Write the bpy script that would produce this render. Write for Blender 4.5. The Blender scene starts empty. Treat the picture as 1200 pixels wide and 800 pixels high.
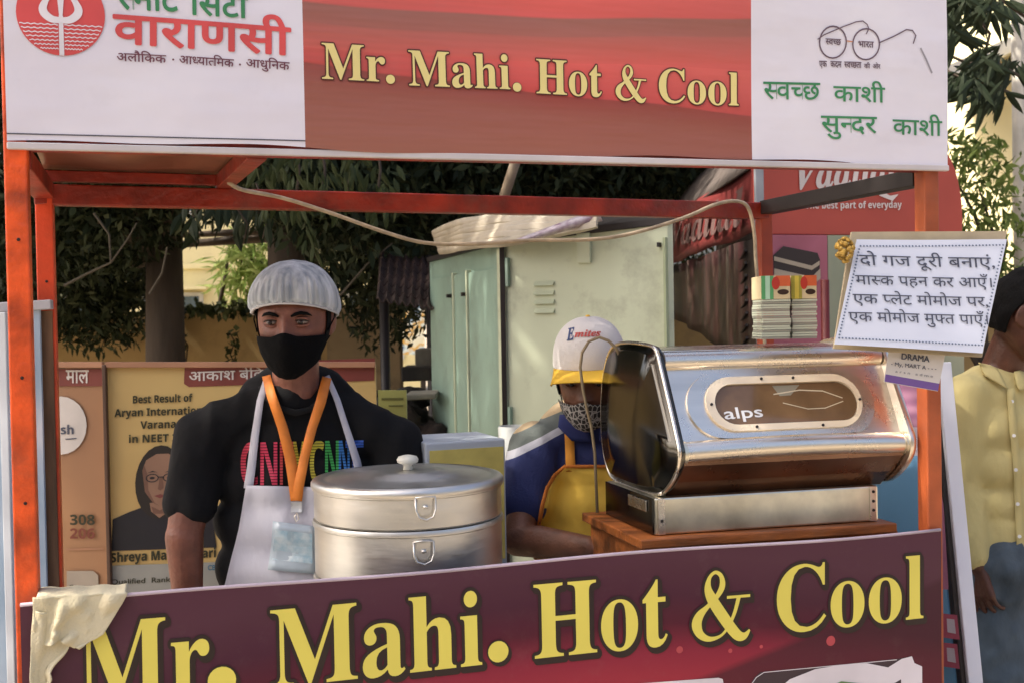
import bpy, bmesh, math, random
import numpy as np
from mathutils import Vector as V, Matrix, noise
from mathutils.bvhtree import BVHTree
random.seed(7); np.random.seed(7)
R = math.radians
scene = bpy.context.scene
COL = scene.collection

# ------------------------------------------------------------------ camera
CAM_Z, FPX = 1.6, 1300.0
cam_d = bpy.data.cameras.new('camera')
cam = bpy.data.objects.new('camera', cam_d); COL.objects.link(cam)
RC = Matrix.Rotation(R(90) - 24 / FPX, 4, 'X') @ Matrix.Rotation(-0.018, 4, 'Z')
cam.matrix_world = Matrix.Translation((0, 0, CAM_Z)) @ RC
cam_d.sensor_width = 36; cam_d.lens = FPX / 1200 * 36
cam_d.clip_start = 0.05; cam_d.clip_end = 3000
cam_d.dof.use_dof = True; cam_d.dof.focus_distance = 2.25; cam_d.dof.aperture_fstop = 9
scene.camera = cam
# ------------------------------------------------------------------ light
SUN_EL, SUN_AZ = 50.0, -100.0          # azimuth from +Y towards +X
world = bpy.data.worlds.new('World'); scene.world = world; world.use_nodes = True
wn = world.node_tree
sky = wn.nodes.new('ShaderNodeTexSky'); sky.sky_type = 'NISHITA'; sky.sun_disc = False
sky.sun_elevation = R(SUN_EL); sky.sun_rotation = R(SUN_AZ); sky.dust_density = 8.0; sky.air_density = .8; sky.ozone_density = 1.0
wn.links.new(sky.outputs[0], wn.nodes['Background'].inputs[0]); wn.nodes['Background'].inputs[1].default_value = 0.14
sd = bpy.data.lights.new('sun', 'SUN'); sd.energy = 3.2; sd.angle = R(0.6); sd.color = (1, .93, .82)
sun = bpy.data.objects.new('sun', sd); COL.objects.link(sun)
sdir = V((math.sin(R(SUN_AZ)) * math.cos(R(SUN_EL)), math.cos(R(SUN_AZ)) * math.cos(R(SUN_EL)), math.sin(R(SUN_EL))))
sun.rotation_euler = sdir.to_track_quat('Z', 'Y').to_euler(); sun.location = (0, 0, 12)
scene.view_settings.view_transform = 'Standard'; scene.view_settings.look = 'None'
scene.view_settings.exposure = 1.42; scene.view_settings.gamma = 1
scene.cycles.max_bounces = 6

# ------------------------------------------------------------------ helpers
RC3 = RC.to_3x3()
def ray(px, py): return RC3 @ V(((px - 600) / FPX, -(py - 400) / FPX, -1))
def at(px, py, Y):
    d = ray(px, py); return V((0, 0, CAM_Z)) + d * (Y / d.y)
CO = V((0, 0, CAM_Z))

class Plane:
    def __init__(s, o, ex, ey):
        s.o = V(o); s.ex = V(ex).normalized(); ey = V(ey); s.ey = (ey - s.ex * ey.dot(s.ex)).normalized()
        s.n = s.ex.cross(s.ey)
        if s.n.dot(CO - s.o) < 0: s.n = -s.n
        s.disp = None
    def hit(s, px, py):
        d = ray(px, py); t = (s.o - CO).dot(s.n) / d.dot(s.n); p = CO + d * t - s.o
        return p.dot(s.ex), p.dot(s.ey)
    def pt(s, u, v, off=0):
        return s.o + s.ex * u + s.ey * v + s.n * (off + (s.disp(u, v) if s.disp else 0))
    def px(s, px, py, off=0): return s.pt(*s.hit(px, py), off)
    def dist(s, px, py): return (s.px(px, py) - CO).length

def lin(c):
    if isinstance(c, str):
        c = [int(c[i:i + 2], 16) / 255 for i in (0, 2, 4)]
        c = [x / 12.92 if x < .04045 else ((x + .055) / 1.055) ** 2.4 for x in c]
    return (c[0], c[1], c[2], 1)
MATS = {}
def M(name, col=None, rough=.6, metal=0, var=.12, vs=6, bump=0, bs=40, spec=.5, col2=None, dirt=0, coat=0, stretch=None):
    """plain procedural material: two tones mixed by noise, fine bump"""
    if name in MATS: return MATS[name]
    m = bpy.data.materials.new(name); m.use_nodes = True; nt = m.node_tree; N = nt.nodes; L = nt.links
    b = N['Principled BSDF']; c = lin(col)
    b.inputs['Roughness'].default_value = rough; b.inputs['Metallic'].default_value = metal
    b.inputs['Specular IOR Level'].default_value = spec; b.inputs['Coat Weight'].default_value = coat
    tc = N.new('ShaderNodeTexCoord'); mp = N.new('ShaderNodeMapping'); L.new(tc.outputs['Object'], mp.inputs[0])
    if stretch: mp.inputs['Scale'].default_value = stretch
    n = N.new('ShaderNodeTexNoise'); n.inputs['Scale'].default_value = vs; n.inputs['Detail'].default_value = 6
    L.new(mp.outputs[0], n.inputs['Vector'])
    r = N.new('ShaderNodeValToRGB'); r.color_ramp.elements[0].position = .3; r.color_ramp.elements[1].position = .7
    L.new(n.outputs[0], r.inputs[0])
    c2 = lin(col2) if col2 else tuple(x * (1 - var * 2) for x in c[:3]) + (1,)
    c1 = c if col2 else tuple(min(1, x * (1 + var * .5)) for x in c[:3]) + (1,)
    r.color_ramp.elements[0].color = c2; r.color_ramp.elements[1].color = c1
    out = r.outputs[0]
    if dirt:
        n2 = N.new('ShaderNodeTexNoise'); n2.inputs['Scale'].default_value = 3.1; n2.inputs['Detail'].default_value = 9; n2.inputs['Roughness'].default_value = .7
        L.new(tc.outputs['Object'], n2.inputs['Vector'])
        r2 = N.new('ShaderNodeValToRGB'); r2.color_ramp.elements[0].position = .52; r2.color_ramp.elements[1].position = .72
        r2.color_ramp.elements[1].color = (dirt, dirt, dirt, 1); r2.color_ramp.elements[0].color = (0, 0, 0, 1)
        L.new(n2.outputs[0], r2.inputs[0])
        mx = N.new('ShaderNodeMixRGB'); mx.inputs[2].default_value = (.10, .075, .05, 1)
        L.new(r2.outputs[0], mx.inputs[0]); L.new(out, mx.inputs[1]); out = mx.outputs[0]
    L.new(out, b.inputs['Base Color'])
    if metal:
        n5 = N.new('ShaderNodeTexNoise'); n5.inputs['Scale'].default_value = 11; n5.inputs['Detail'].default_value = 8; n5.inputs['Roughness'].default_value = .7
        L.new(tc.outputs['Object'], n5.inputs['Vector']); mr = N.new('ShaderNodeMapRange'); mr.inputs[1].default_value = .35; mr.inputs[2].default_value = .7
        mr.inputs[3].default_value = rough * .88; mr.inputs[4].default_value = rough * 1.3; L.new(n5.outputs[0], mr.inputs[0]); L.new(mr.outputs[0], b.inputs['Roughness'])
    if bump:
        n3 = N.new('ShaderNodeTexNoise'); n3.inputs['Scale'].default_value = bs; n3.inputs['Detail'].default_value = 1.5 if metal else 5
        L.new(mp.outputs[0], n3.inputs['Vector'])
        bp = N.new('ShaderNodeBump'); bp.inputs['Strength'].default_value = bump; bp.inputs['Distance'].default_value = .01
        L.new(n3.outputs[0], bp.inputs['Height']); L.new(bp.outputs[0], b.inputs['Normal'])
    MATS[name] = m; return m
def nodes(m): return m.node_tree.nodes, m.node_tree.links, m.node_tree.nodes['Principled BSDF']
def math_(N, L, op, a, b=None, clamp=False):
    n = N.new('ShaderNodeMath'); n.operation = op; n.use_clamp = clamp
    for i, x in enumerate((a, b)):
        if x is None: continue
        if isinstance(x, (int, float)): n.inputs[i].default_value = x
        else: L.new(x, n.inputs[i])
    return n.outputs[0]
def mix_(N, L, f, a, b):
    n = N.new('ShaderNodeMixRGB')
    for i, x in enumerate((f, a, b)):
        if isinstance(x, (int, float)): n.inputs[i].default_value = x
        elif isinstance(x, tuple): n.inputs[i].default_value = x
        else: L.new(x, n.inputs[i])
    return n.outputs[0]
def ramp_(N, L, f, stops, interp='LINEAR'):
    r = N.new('ShaderNodeValToRGB'); r.color_ramp.interpolation = interp
    e = r.color_ramp.elements
    while len(e) < len(stops): e.new(.5)
    for k, (p, c) in enumerate(stops): e[k].position = p; e[k].color = lin(c)
    L.new(f, r.inputs[0]); return r.outputs[0]

def tag(o, label=None, cat=None, group=None, kind=None):
    for k, v in (('label', label), ('category', cat), ('group', group), ('kind', kind)):
        if v: o[k] = v
    return o
WL = {}
def thing(name, loc, label, cat, group=None):
    o = bpy.data.objects.new(name, None); COL.objects.link(o); o.location = loc; o.empty_display_size = .1
    WL[o.name] = V(loc); return tag(o, label, cat, group)

class MB:
    def __init__(s): s.bm = bmesh.new(); s.uv = None
    def v(s, p): return s.bm.verts.new(p)
    def face(s, pts):
        try: return s.bm.faces.new([s.v(p) for p in pts])
        except ValueError: return None
    def box(s, a, b):            # axis aligned corners
        a, b = V(a), V(b); return s.prism([V((a.x, a.y, a.z)), V((b.x, a.y, a.z)), V((b.x, b.y, a.z)), V((a.x, b.y, a.z))], V((0, 0, b.z - a.z)))
    def prism(s, poly, ext, bevel=0):
        n = len(poly); ext = V(ext)
        lo = [s.v(p) for p in poly]; hi = [s.v(V(p) + ext) for p in poly]
        fs = [s.bm.faces.new(lo[::-1]), s.bm.faces.new(hi)]
        for i in range(n): fs.append(s.bm.faces.new([lo[i], lo[(i + 1) % n], hi[(i + 1) % n], hi[i]]))
        if bevel:
            es = list({e for f in fs for e in f.edges})
            bmesh.ops.bevel(s.bm, geom=es, offset=bevel, segments=2, affect='EDGES', profile=.5)
        return s
    def beam(s, a, b, w, h, up=(0, 0, 1), bevel=.002):   # bar of section w x h from a to b
        a, b = V(a), V(b); d = (b - a).normalized(); x = d.cross(V(up)).normalized(); y = x.cross(d)
        return s.prism([a + x * w / 2 * i + y * h / 2 * j for i, j in ((-1, -1), (1, -1), (1, 1), (-1, 1))], b - a, bevel)
    def tube(s, pts, r, n=10, caps=True):
        pts = [V(p) for p in pts]; rs = r if isinstance(r, (list, tuple)) else [r] * len(pts); rings = []
        prev = None
        for i, p in enumerate(pts):
            t = (pts[min(i + 1, len(pts) - 1)] - pts[max(i - 1, 0)]).normalized()
            if prev is None: x = t.orthogonal().normalized()
            else: x = (prev - t * prev.dot(t)).normalized()
            prev = x; y = t.cross(x)
            rings.append([s.v(p + (x * math.cos(k * 2 * math.pi / n) + y * math.sin(k * 2 * math.pi / n)) * rs[i]) for k in range(n)])
        for a, b in zip(rings, rings[1:]):
            for k in range(n): s.bm.faces.new([a[k], a[(k + 1) % n], b[(k + 1) % n], b[k]])
        if caps: s.bm.faces.new(rings[0][::-1]); s.bm.faces.new(rings[-1])
        return s
    def capsule(s, a, b, r1, r2, n=16):
        a, b = V(a), V(b); d = (b - a).normalized(); pts = []; rs = []
        for k in range(1, 6): an = math.pi / 2 * k / 5; pts.append(a - d * r1 * math.cos(an)); rs.append(r1 * math.sin(an))
        for k in range(4, -1, -1): an = math.pi / 2 * k / 5; pts.append(b + d * r2 * math.cos(an)); rs.append(max(r2 * math.sin(an), r2 * .05))
        return s.tube(pts, rs, n)
    def ell(s, c, r, rot=None, sub=3):
        m = Matrix.Translation(V(c)) @ (rot.to_4x4() if rot is not None else Matrix()) @ Matrix.Diagonal((r[0], r[1], r[2], 1))
        bmesh.ops.create_icosphere(s.bm, subdivisions=sub, radius=1, matrix=m); return s
    def lathe(s, prof, c, n=48, axis=None, close=False):
        c = V(c); ax = V(axis or (0, 0, 1)).normalized(); x = ax.orthogonal().normalized(); y = ax.cross(x); rings = []
        for r, z in prof: rings.append([s.v(c + ax * z + (x * math.cos(2 * math.pi * k / n) + y * math.sin(2 * math.pi * k / n)) * max(r, 1e-5)) for k in range(n)])
        for a, b in zip(rings, rings[1:]):
            for k in range(n): s.bm.faces.new([a[k], a[(k + 1) % n], b[(k + 1) % n], b[k]])
        return s
    def grid(s, f, nu, nv, uv=False):
        vs = [[s.v(f(i / nu, j / nv)) for j in range(nv + 1)] for i in range(nu + 1)]
        if uv and s.uv is None: s.uv = s.bm.loops.layers.uv.new('UVMap')
        for i in range(nu):
            for j in range(nv):
                fc = s.bm.faces.new([vs[i][j], vs[i + 1][j], vs[i + 1][j + 1], vs[i][j + 1]])
                if uv:
                    for l, q in zip(fc.loops, ((i, j), (i + 1, j), (i + 1, j + 1), (i, j + 1))): l[s.uv].uv = (q[0] / nu, q[1] / nv)
        return s
    def raw(s, vs, fs):
        b = [s.v(p) for p in vs]
        for f in fs:
            try: s.bm.faces.new([b[i] for i in f])
            except ValueError: pass
        return s
    def solid(s, th):
        bmesh.ops.recalc_face_normals(s.bm, faces=s.bm.faces[:]); bmesh.ops.solidify(s.bm, geom=s.bm.faces[:], thickness=th); return s
    def mesh(s, name):
        me = bpy.data.meshes.new(name); s.bm.to_mesh(me); s.bm.free(); return me
    def build(s, name, mat, parent=None, smooth=False, loc=None, norm=True):
        if norm: bmesh.ops.recalc_face_normals(s.bm, faces=s.bm.faces[:])
        if smooth:
            for f in s.bm.faces: f.smooth = True
            if smooth is not True:
                for e in s.bm.edges:
                    if len(e.link_faces) == 2 and e.calc_face_angle(0) > R(smooth): e.smooth = False
        if parent is not None: L0 = WL[parent.name]
        elif loc is not None: L0 = V(loc)
        else:
            ps = [v.co for v in s.bm.verts]
            L0 = V(((min(p.x for p in ps) + max(p.x for p in ps)) / 2, (min(p.y for p in ps) + max(p.y for p in ps)) / 2, min(p.z for p in ps)))
        bmesh.ops.translate(s.bm, verts=s.bm.verts[:], vec=-L0)
        return link(s.mesh(name), name, mat, parent, L0)
def link(me, name, mat, parent, L0):
    o = bpy.data.objects.new(name, me); COL.objects.link(o)
    for m in (mat if isinstance(mat, (list, tuple)) else [mat]): me.materials.append(m)
    if parent is not None: o.parent = parent
    else: o.location = L0
    WL[o.name] = V(L0); return o

def remeshed(mb, name, mat, parent=None, voxel=.006, smooth=6, fn=None, loc=None):
    me = mb.mesh('tmp'); o = bpy.data.objects.new('tmp', me); COL.objects.link(o)
    m = o.modifiers.new('r', 'REMESH'); m.mode = 'VOXEL'; m.voxel_size = voxel; m.use_smooth_shade = True
    sm = o.modifiers.new('s', 'SMOOTH'); sm.factor = .5; sm.iterations = smooth
    dg = bpy.context.evaluated_depsgraph_get(); out = bpy.data.meshes.new_from_object(o.evaluated_get(dg))
    bpy.data.objects.remove(o); bpy.data.meshes.remove(me); out.name = name
    if fn is not None:
        n = len(out.vertices); co = np.empty(n * 3); out.vertices.foreach_get('co', co); co = co.reshape(-1, 3)
        no = np.empty(n * 3); out.vertices.foreach_get('normal', no); no = no.reshape(-1, 3)
        d = np.array([fn(V(c)) for c in co]); co = co + no * d[:, None]; out.vertices.foreach_set('co', co.ravel())
    bvh = BVHTree.FromPolygons([v.co.copy() for v in out.vertices], [p.vertices[:] for p in out.polygons])
    L0 = WL[parent.name] if parent is not None else V(loc)
    out.transform(Matrix.Translation(-L0)); out.materials.clear()
    ob = link(out, name, mat, parent, L0); ob['kind_'] = 0; del ob['kind_']
    return ob, bvh

# ------------------------------------------------------------------ lettering
GC = {}
def glyphs(body, offset=0.0, res=4):
    key = (body, offset)
    if key in GC: return GC[key]
    c = bpy.data.curves.new('t', 'FONT'); c.body = body; c.size = 1; c.offset = offset; c.resolution_u = res; c.dimensions = '2D'; c.fill_mode = 'FRONT'
    o = bpy.data.objects.new('t', c); COL.objects.link(o)
    me = bpy.data.meshes.new_from_object(o.evaluated_get(bpy.context.evaluated_depsgraph_get()))
    vs = [(v.co.x, v.co.y) for v in me.vertices]; fs = [tuple(p.vertices) for p in me.polygons]
    bpy.data.objects.remove(o); bpy.data.curves.remove(c); bpy.data.meshes.remove(me)
    GC[key] = (vs, fs); return vs, fs
def advance(body):
    a = glyphs(body + '।')[0]; b = glyphs('।')[0]
    return max(v[0] for v in a) - max(v[0] for v in b)
def serif(t):
    out = ''
    for ch in t:
        if 'A' <= ch <= 'Z': out += chr(0x1D400 + ord(ch) - 65)
        elif 'a' <= ch <= 'z': out += chr(0x1D41A + ord(ch) - 97)
        else: out += ch
    return out
def sansbold(t):
    out = ''
    for ch in t:
        if 'A' <= ch <= 'Z': out += chr(0x1D5D4 + ord(ch) - 65)
        elif 'a' <= ch <= 'z': out += chr(0x1D5EE + ord(ch) - 97)
        elif '0' <= ch <= '9': out += chr(0x1D7EC + ord(ch) - 48)
        else: out += ch
    return out
def clipx(vs, fs, xc):
    b = bmesh.new(); bv = [b.verts.new((x, y, 0)) for x, y in vs]
    for f in fs:
        try: b.faces.new([bv[i] for i in f])
        except ValueError: pass
    bmesh.ops.bisect_plane(b, geom=b.verts[:] + b.edges[:] + b.faces[:], plane_co=(xc, 0, 0), plane_no=(1, 0, 0), clear_outer=True)
    b.verts.index_update(); r = ([(v.co.x, v.co.y) for v in b.verts], [tuple(v.index for v in f.verts) for f in b.faces]); b.free(); return r
def layout(text, bold=0.0):
    vs, fs = layout0(text)
    if not bold: return vs, fs
    V3, F3 = [], []; n = 8 if bold < .022 else 16
    for k in range(n):
        a = 2 * math.pi * k / n; b0 = len(V3); V3.extend((x + bold * math.cos(a), y + bold * math.sin(a), k * 1.2e-5) for x, y in vs); F3.extend(tuple(i + b0 for i in f) for f in fs)
    return V3, F3
def layout0(text, offset=0.0):
    """'~' after a Devanagari letter makes it a half form (its bar cut away)"""
    V2, F2 = [], []; x = 0.0; run = ''
    def put(vs, fs, dx):
        k = len(V2); V2.extend((a + dx, b) for a, b in vs); F2.extend(tuple(i + k for i in f) for f in fs)
    i = 0
    while i < len(text):
        if i + 1 < len(text) and text[i + 1] == '~':
            if run:
                put(*glyphs(run, offset), x); x += advance(run); run = ''
            w = advance(text[i]); xc = w - .165
            put(*clipx(*glyphs(text[i], offset), xc), x); x += xc - .005; i += 2
        else: run += text[i]; i += 1
    if run: put(*glyphs(run, offset), x)
    return V2, F2
def amp(grow=0.0):
    """serif ampersand as one swept stroke, height 1 above base line, width about 1"""
    P = [(1.02, .10, .015), (.93, .02, .05), (.82, .03, .075), (.70, .14, .085), (.52, .36, .09), (.36, .58, .085), (.29, .74, .06), (.32, .89, .03), (.42, .96, .025), (.52, .90, .035), (.54, .76, .05), (.45, .62, .04), (.28, .48, .035), (.14, .36, .07), (.09, .23, .085), (.16, .09, .06), (.32, .02, .035), (.52, .06, .02), (.66, .20, .026), (.76, .38, .03), (.83, .59, .035)]
    pts = []
    for k in range(len(P) - 1):
        p0, p1, p2, p3 = (np.array(P[max(0, min(len(P) - 1, j))]) for j in (k - 1, k, k + 1, k + 2))
        for t in np.linspace(0, 1, 5, endpoint=False):
            pts.append(.5 * (2 * p1 + (p2 - p0) * t + (2 * p0 - 5 * p1 + 4 * p2 - p3) * t * t + (3 * p1 - p0 - 3 * p2 + p3) * t ** 3))
    pts.append(np.array(P[-1])); vs, fs = [], []
    for i, p in enumerate(pts):
        d = pts[min(i + 1, len(pts) - 1)][:2] - pts[max(i - 1, 0)][:2]; d = d / np.linalg.norm(d); n = np.array((-d[1], d[0])); w = p[2] + grow
        vs += [tuple(p[:2] + n * w), tuple(p[:2] - n * w)]
        if i: k = 2 * i; fs.append((k - 2, k - 1, k + 1, k))
    k = len(vs); g = grow; vs += [(.62 - g, .61 + g), (1.03 + g, .61 + g), (1.03 + g, .57 - g), (.62 - g, .57 - g)]; fs.append((k, k + 1, k + 2, k + 3))
    return vs, fs
def dot(r, cx=0, cy=0, n=20):
    return [(cx + r * math.cos(2 * math.pi * k / n), cy + r * math.sin(2 * math.pi * k / n)) for k in range(n)], [tuple(range(n))]
def place(mb, VF, pl, A, B, hpx, off=.0015, dx=0, dy=0, ref=None, step=0):
    """lay 2D lettering VF on a plane: base line from pixel A to pixel B, tallest stroke hpx"""
    vs, fs = VF; rv = ref or vs; 
    x0 = min(v[0] for v in rv); x1 = max(v[0] for v in rv); h = max(v[1] for v in rv)
    a = V(pl.hit(*A)); b = V(pl.hit(*B)); d = (b - a); sx = d.length / (x1 - x0); d.normalize(); n = V((-d.y, d.x))
    up = V(pl.hit(A[0], A[1] - hpx)); sy = abs((up - a).dot(n)) / h
    if n.dot(up - a) < 0: n = -n
    out = []
    for k, vv in enumerate(vs):
        x, y = vv[0], vv[1]; ex = vv[2] if len(vv) > 2 else 0
        q = a + d * ((x - x0) * sx + dx) + n * (y * sy + dy); out.append(pl.pt(q.x, q.y, off + step * k + ex))
    mb.raw(out, fs)
def text(name, body, pl, A, B, hpx, mat, parent, bold=0.0, off=.0015):
    mb = MB(); place(mb, layout(body, bold), pl, A, B, hpx, off); return mb.build(name, mat, parent, norm=False)

# ------------------------------------------------------------------ materials
m_orange = M('orange_paint', 'EE5A1C', .42, var=.3, vs=14, bump=.3, bs=60, dirt=.6)
m_redpaint = M('red_orange_paint', '9A2C16', .4, var=.3, vs=12, bump=.3, bs=60, dirt=.6)
m_dark = M('dark_paint', '241C1A', .5, var=.2)
m_steel = M('brushed_steel', (.90, .83, .72), .27, 1, var=.10, vs=3, bump=.07, bs=3.5, stretch=(.3, 1, 8))
m_steel2 = M('worn_steel_sheet', (.92, .85, .68), .34, 1, var=.22, vs=9, bump=.3, bs=7, col2=None)
m_steel_dark = M('dark_reflection_steel', (.16, .15, .13), .16, 1, var=.3, vs=3, bump=.06, bs=4)  # left-facing steel of the machine, its dark reflections put into the colour
m_alu = M('aluminium', (.72, .70, .65), .38, 1, var=.12, vs=2.5, bump=.06, bs=18, stretch=(1, 1, 6))
m_wood = M('orange_wood', 'A8602C', .5, var=.35, vs=5, bump=.2, bs=25, stretch=(1, 6, 6), dirt=.5)
m_white = M('white_paint', 'DADADC', .5, var=.05)
m_black = M('black_print', '17110F', .55, var=.1)
m_yellowink = M('yellow_ink', 'E2D45E', .45, var=.06, vs=3)
m_yellowink2 = M('pale_yellow_ink', 'EBD98C', .45, var=.06, vs=3)
m_outline = M('dark_brown_ink', '22100F', .45)
m_outline2 = M('maroon_ink', '5A2A1C', .45)

# ------------------------------------------------------------------ setting
g = MB(); g.grid(lambda u, v: V((-400 + 800 * u, -300 + 1100 * v, 0)), 20, 20)
tag(g.build('ground', M('dusty_ground', '9C8F7C', .9, var=.25, vs=.8, bump=.5, bs=6, dirt=.4)), kind='structure')
def sheet(name, x0, x1, y0, y1, z, mat):
    b = MB(); b.prism([V((x0, y0, 0)), V((x1, y0, 0)), V((x1, y1, 0)), V((x0, y1, 0))], (0, 0, z)); tag(b.build(name, mat), kind='structure')
sheet('road', -60, 60, -9.5, -1.6, .012, M('asphalt', '50504E', .85, var=.2, vs=2, bump=.5, bs=60))
pv = MB(); pv.prism([V((-60, -13, 0)), V((60, -13, 0)), V((60, -9.6, 0)), V((-60, -9.6, 0))], (0, 0, .13), .01)
tag(pv.build('pavement', M('concrete', '9A968C', .85, var=.12, bump=.3, bs=20)), kind='structure')

# ------------------------------------------------------------------ food cart
P0 = at(33, 700, 1.87); P0.z = 0
E1 = V((.960, .279, 0)); E2 = V((-.279, .960, 0))
CW = 1.80
FL, FR = P0.copy(), P0 + E1 * (CW - .013)
BL = at(64, 690, 2.35); BL.z = 0
BR = at(897, 400, 3.0); BR.z = 0
ZT, ZB, ZL = 1.885, 1.883, 1.14
cart = thing('food_cart', (P0 + E1 * .9 + E2 * .25), 'orange framed street food cart with Mr. Mahi Hot & Cool banners', 'food cart')
m_post2 = M('shaded_orange_paint', 'B4582C', .5, var=.2, vs=9, bump=.12, bs=120, dirt=.4)  # right front post: its shade is put into this browner orange
for p, nm, zt in ((FL, m_orange, 2.32), (FR, m_post2, 2.32), (BL, M('vermilion_paint', 'DC4A20', .4, var=.2, vs=9, bump=.12, bs=120, dirt=.35), ZB), (BR, M('rust_orange_paint', 'A8401E', .45, var=.2, vs=9, dirt=.35), ZB)):
    b = MB(); w = .036 if p in (FL, FR) else .035
    b.beam(p + V((0, 0, .25)), p + V((0, 0, zt)), w, w, up=E2, bevel=.003)
    b.build('post', nm, cart)
# bolts on the posts
for z in (1.75, 1.52, 1.31):
    bb = MB(); bb.lathe([(0, .002), (.0022, .002), (.003, 0)], FL + V((.002, 0, z)) - E2 * .018, 10, axis=-E2); bb.build('bolt', m_dark, cart)
for z in (1.7, 1.35):
    bb = MB(); bb.lathe([(0, .002), (.0022, .002), (.003, 0)], BL + V((.002, 0, z)) - E2 * .018, 10, axis=-E2); bb.build('bolt', m_dark, cart)
UZ = V((0, 0, 1))
BD = (BR - BL).normalized()
b = MB(); b.beam(BL + UZ * (ZB + .0) - BD * .02, BR + UZ * ZB + BD * .018,   .036, .044, bevel=.003); b.build('back_beam', m_redpaint, cart)
b = MB(); b.beam(FR + UZ * (ZT + .006) + (BR - FR) * .03, BR + UZ * (ZT + .006) - (BR - FR) * .02, .04, .036); b.build('side_beam', m_dark, cart)
b = MB(); b.beam(FL + UZ * (ZT + .006) + (BL - FL) * .05, BL + UZ * (ZT + .006) - (BL - FL) * .05, .04, .036); b.build('side_beam', m_redpaint, cart)
for z in (ZT + .03, 2.3):
    b = MB(); b.beam(FL + UZ * z + E1 * .02, FR + UZ * z - E1 * .02, .03, .03); b.build('front_beam', m_redpaint, cart)
# rafter and the roof panel on the left
ra = at(301, 176, 2.02); ra.z = ZT + .03; rb = at(262, 236, 2.485); rb.z = ZT + .035
b = MB(); b.beam(ra, rb, .035, .03); b.build('rafter', m_redpaint, cart)
f0, f1 = FL + UZ * (ZT + .052), V((ra.x + .01, ra.y, ZT + .052))
k0, k1 = BL + UZ * (ZB + .058), V((rb.x + .01, rb.y, ZB + .058))
b = MB(); b.grid(lambda u, v: f0.lerp(f1, u).lerp(k0.lerp(k1, u), v) + UZ * (.012 * math.sin(v * 3.1) * math.sin(u * 9 + 1) + .03 * v * (1 - v)), 24, 12); b.solid(.004)
b.build('roof_panel', M('faded_brown_panel', '94604A', .35, var=.35, vs=3, bump=.3, bs=6, dirt=.5), cart, smooth=True)
b = MB(); b.beam(BL + UZ * (ZB + .040) - BD * .01, V((rb.x + .02, rb.y, ZB + .040)), .02, .024, bevel=.002); b.build('roof_bar', m_redpaint, cart)
# second roof strip far right kept open; counter
ct = MB()
cpts = [FL + E1 * .02 + E2 * .01, FR - E1 * .02 + E2 * .01, FR.lerp(BR, .80) - E1 * .02, FL.lerp(BL, .80) + E1 * .02]
ct.prism([p + UZ * 1.0 for p in cpts], UZ * .02, .003); ct.build('counter_top', M('worn_counter_sheet', (.5, .5, .47), .4, .8, var=.2), cart)
bx = MB(); q = [cpts[0].lerp(cpts[2], .02), cpts[1].lerp(cpts[3], .02), cpts[2].lerp(cpts[0], .02), cpts[3].lerp(cpts[1], .02)]
bx.prism([p + UZ * .34 for p in q], UZ * .655, .004); bx.build('cabinet_body', M('cart_side_paint', '6E4A34', .6, var=.2), cart)
for p in (FL.lerp(BL, .5) + E1 * .05, FR.lerp(BR, .5) - E1 * .05):
    for s in (-1, 1):
        c = p + E2 * .2 * s * .8 + UZ * .17
        w = MB(); w.lathe([(.12, -.02), (.165, -.022), (.172, -.01), (.172, .01), (.165, .022), (.12, .02), (.12, -.02)], c, 32, axis=E1)
        wh = w.build('wheel', M('tyre_rubber', '1D1D1D', .8), cart, smooth=40)
        w = MB(); w.lathe([(.0, .012), (.119, .012), (.119, -.012), (0, -.012)], c, 24, axis=E1); w.build('hub', m_steel2, wh, smooth=40)

# ---- banners
def banner_plane(off, amp_, seed):
    pl = Plane(P0 - E2 * off, E1, UZ)
    pl.disp = lambda u, v: amp_ * (math.sin(u * 5.1 + seed + v * 2.2) * .6 + math.sin(v * 9 + u * 3.3 + seed) * .4)
    return pl
TOPP = banner_plane(.026, .0055, 1.0)
LOWP = banner_plane(.026, .0055, 4.0)
def wrinkle(N, L, b, uvs, scale, strength, stretch=(1, 1, 1), rot=0):
    mp = N.new('ShaderNodeMapping'); mp.inputs['Scale'].default_value = stretch; mp.inputs['Rotation'].default_value = (0, 0, rot)
    L.new(uvs, mp.inputs[0]); n = N.new('ShaderNodeTexNoise'); n.inputs['Scale'].default_value = scale; n.inputs['Detail'].default_value = 3
    L.new(mp.outputs[0], n.inputs['Vector']); bp = N.new('ShaderNodeBump'); bp.inputs['Strength'].default_value = strength; bp.inputs['Distance'].default_value = .012
    L.new(n.outputs[0], bp.inputs['Height']); L.new(bp.outputs[0], b.inputs['Normal'])
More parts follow.
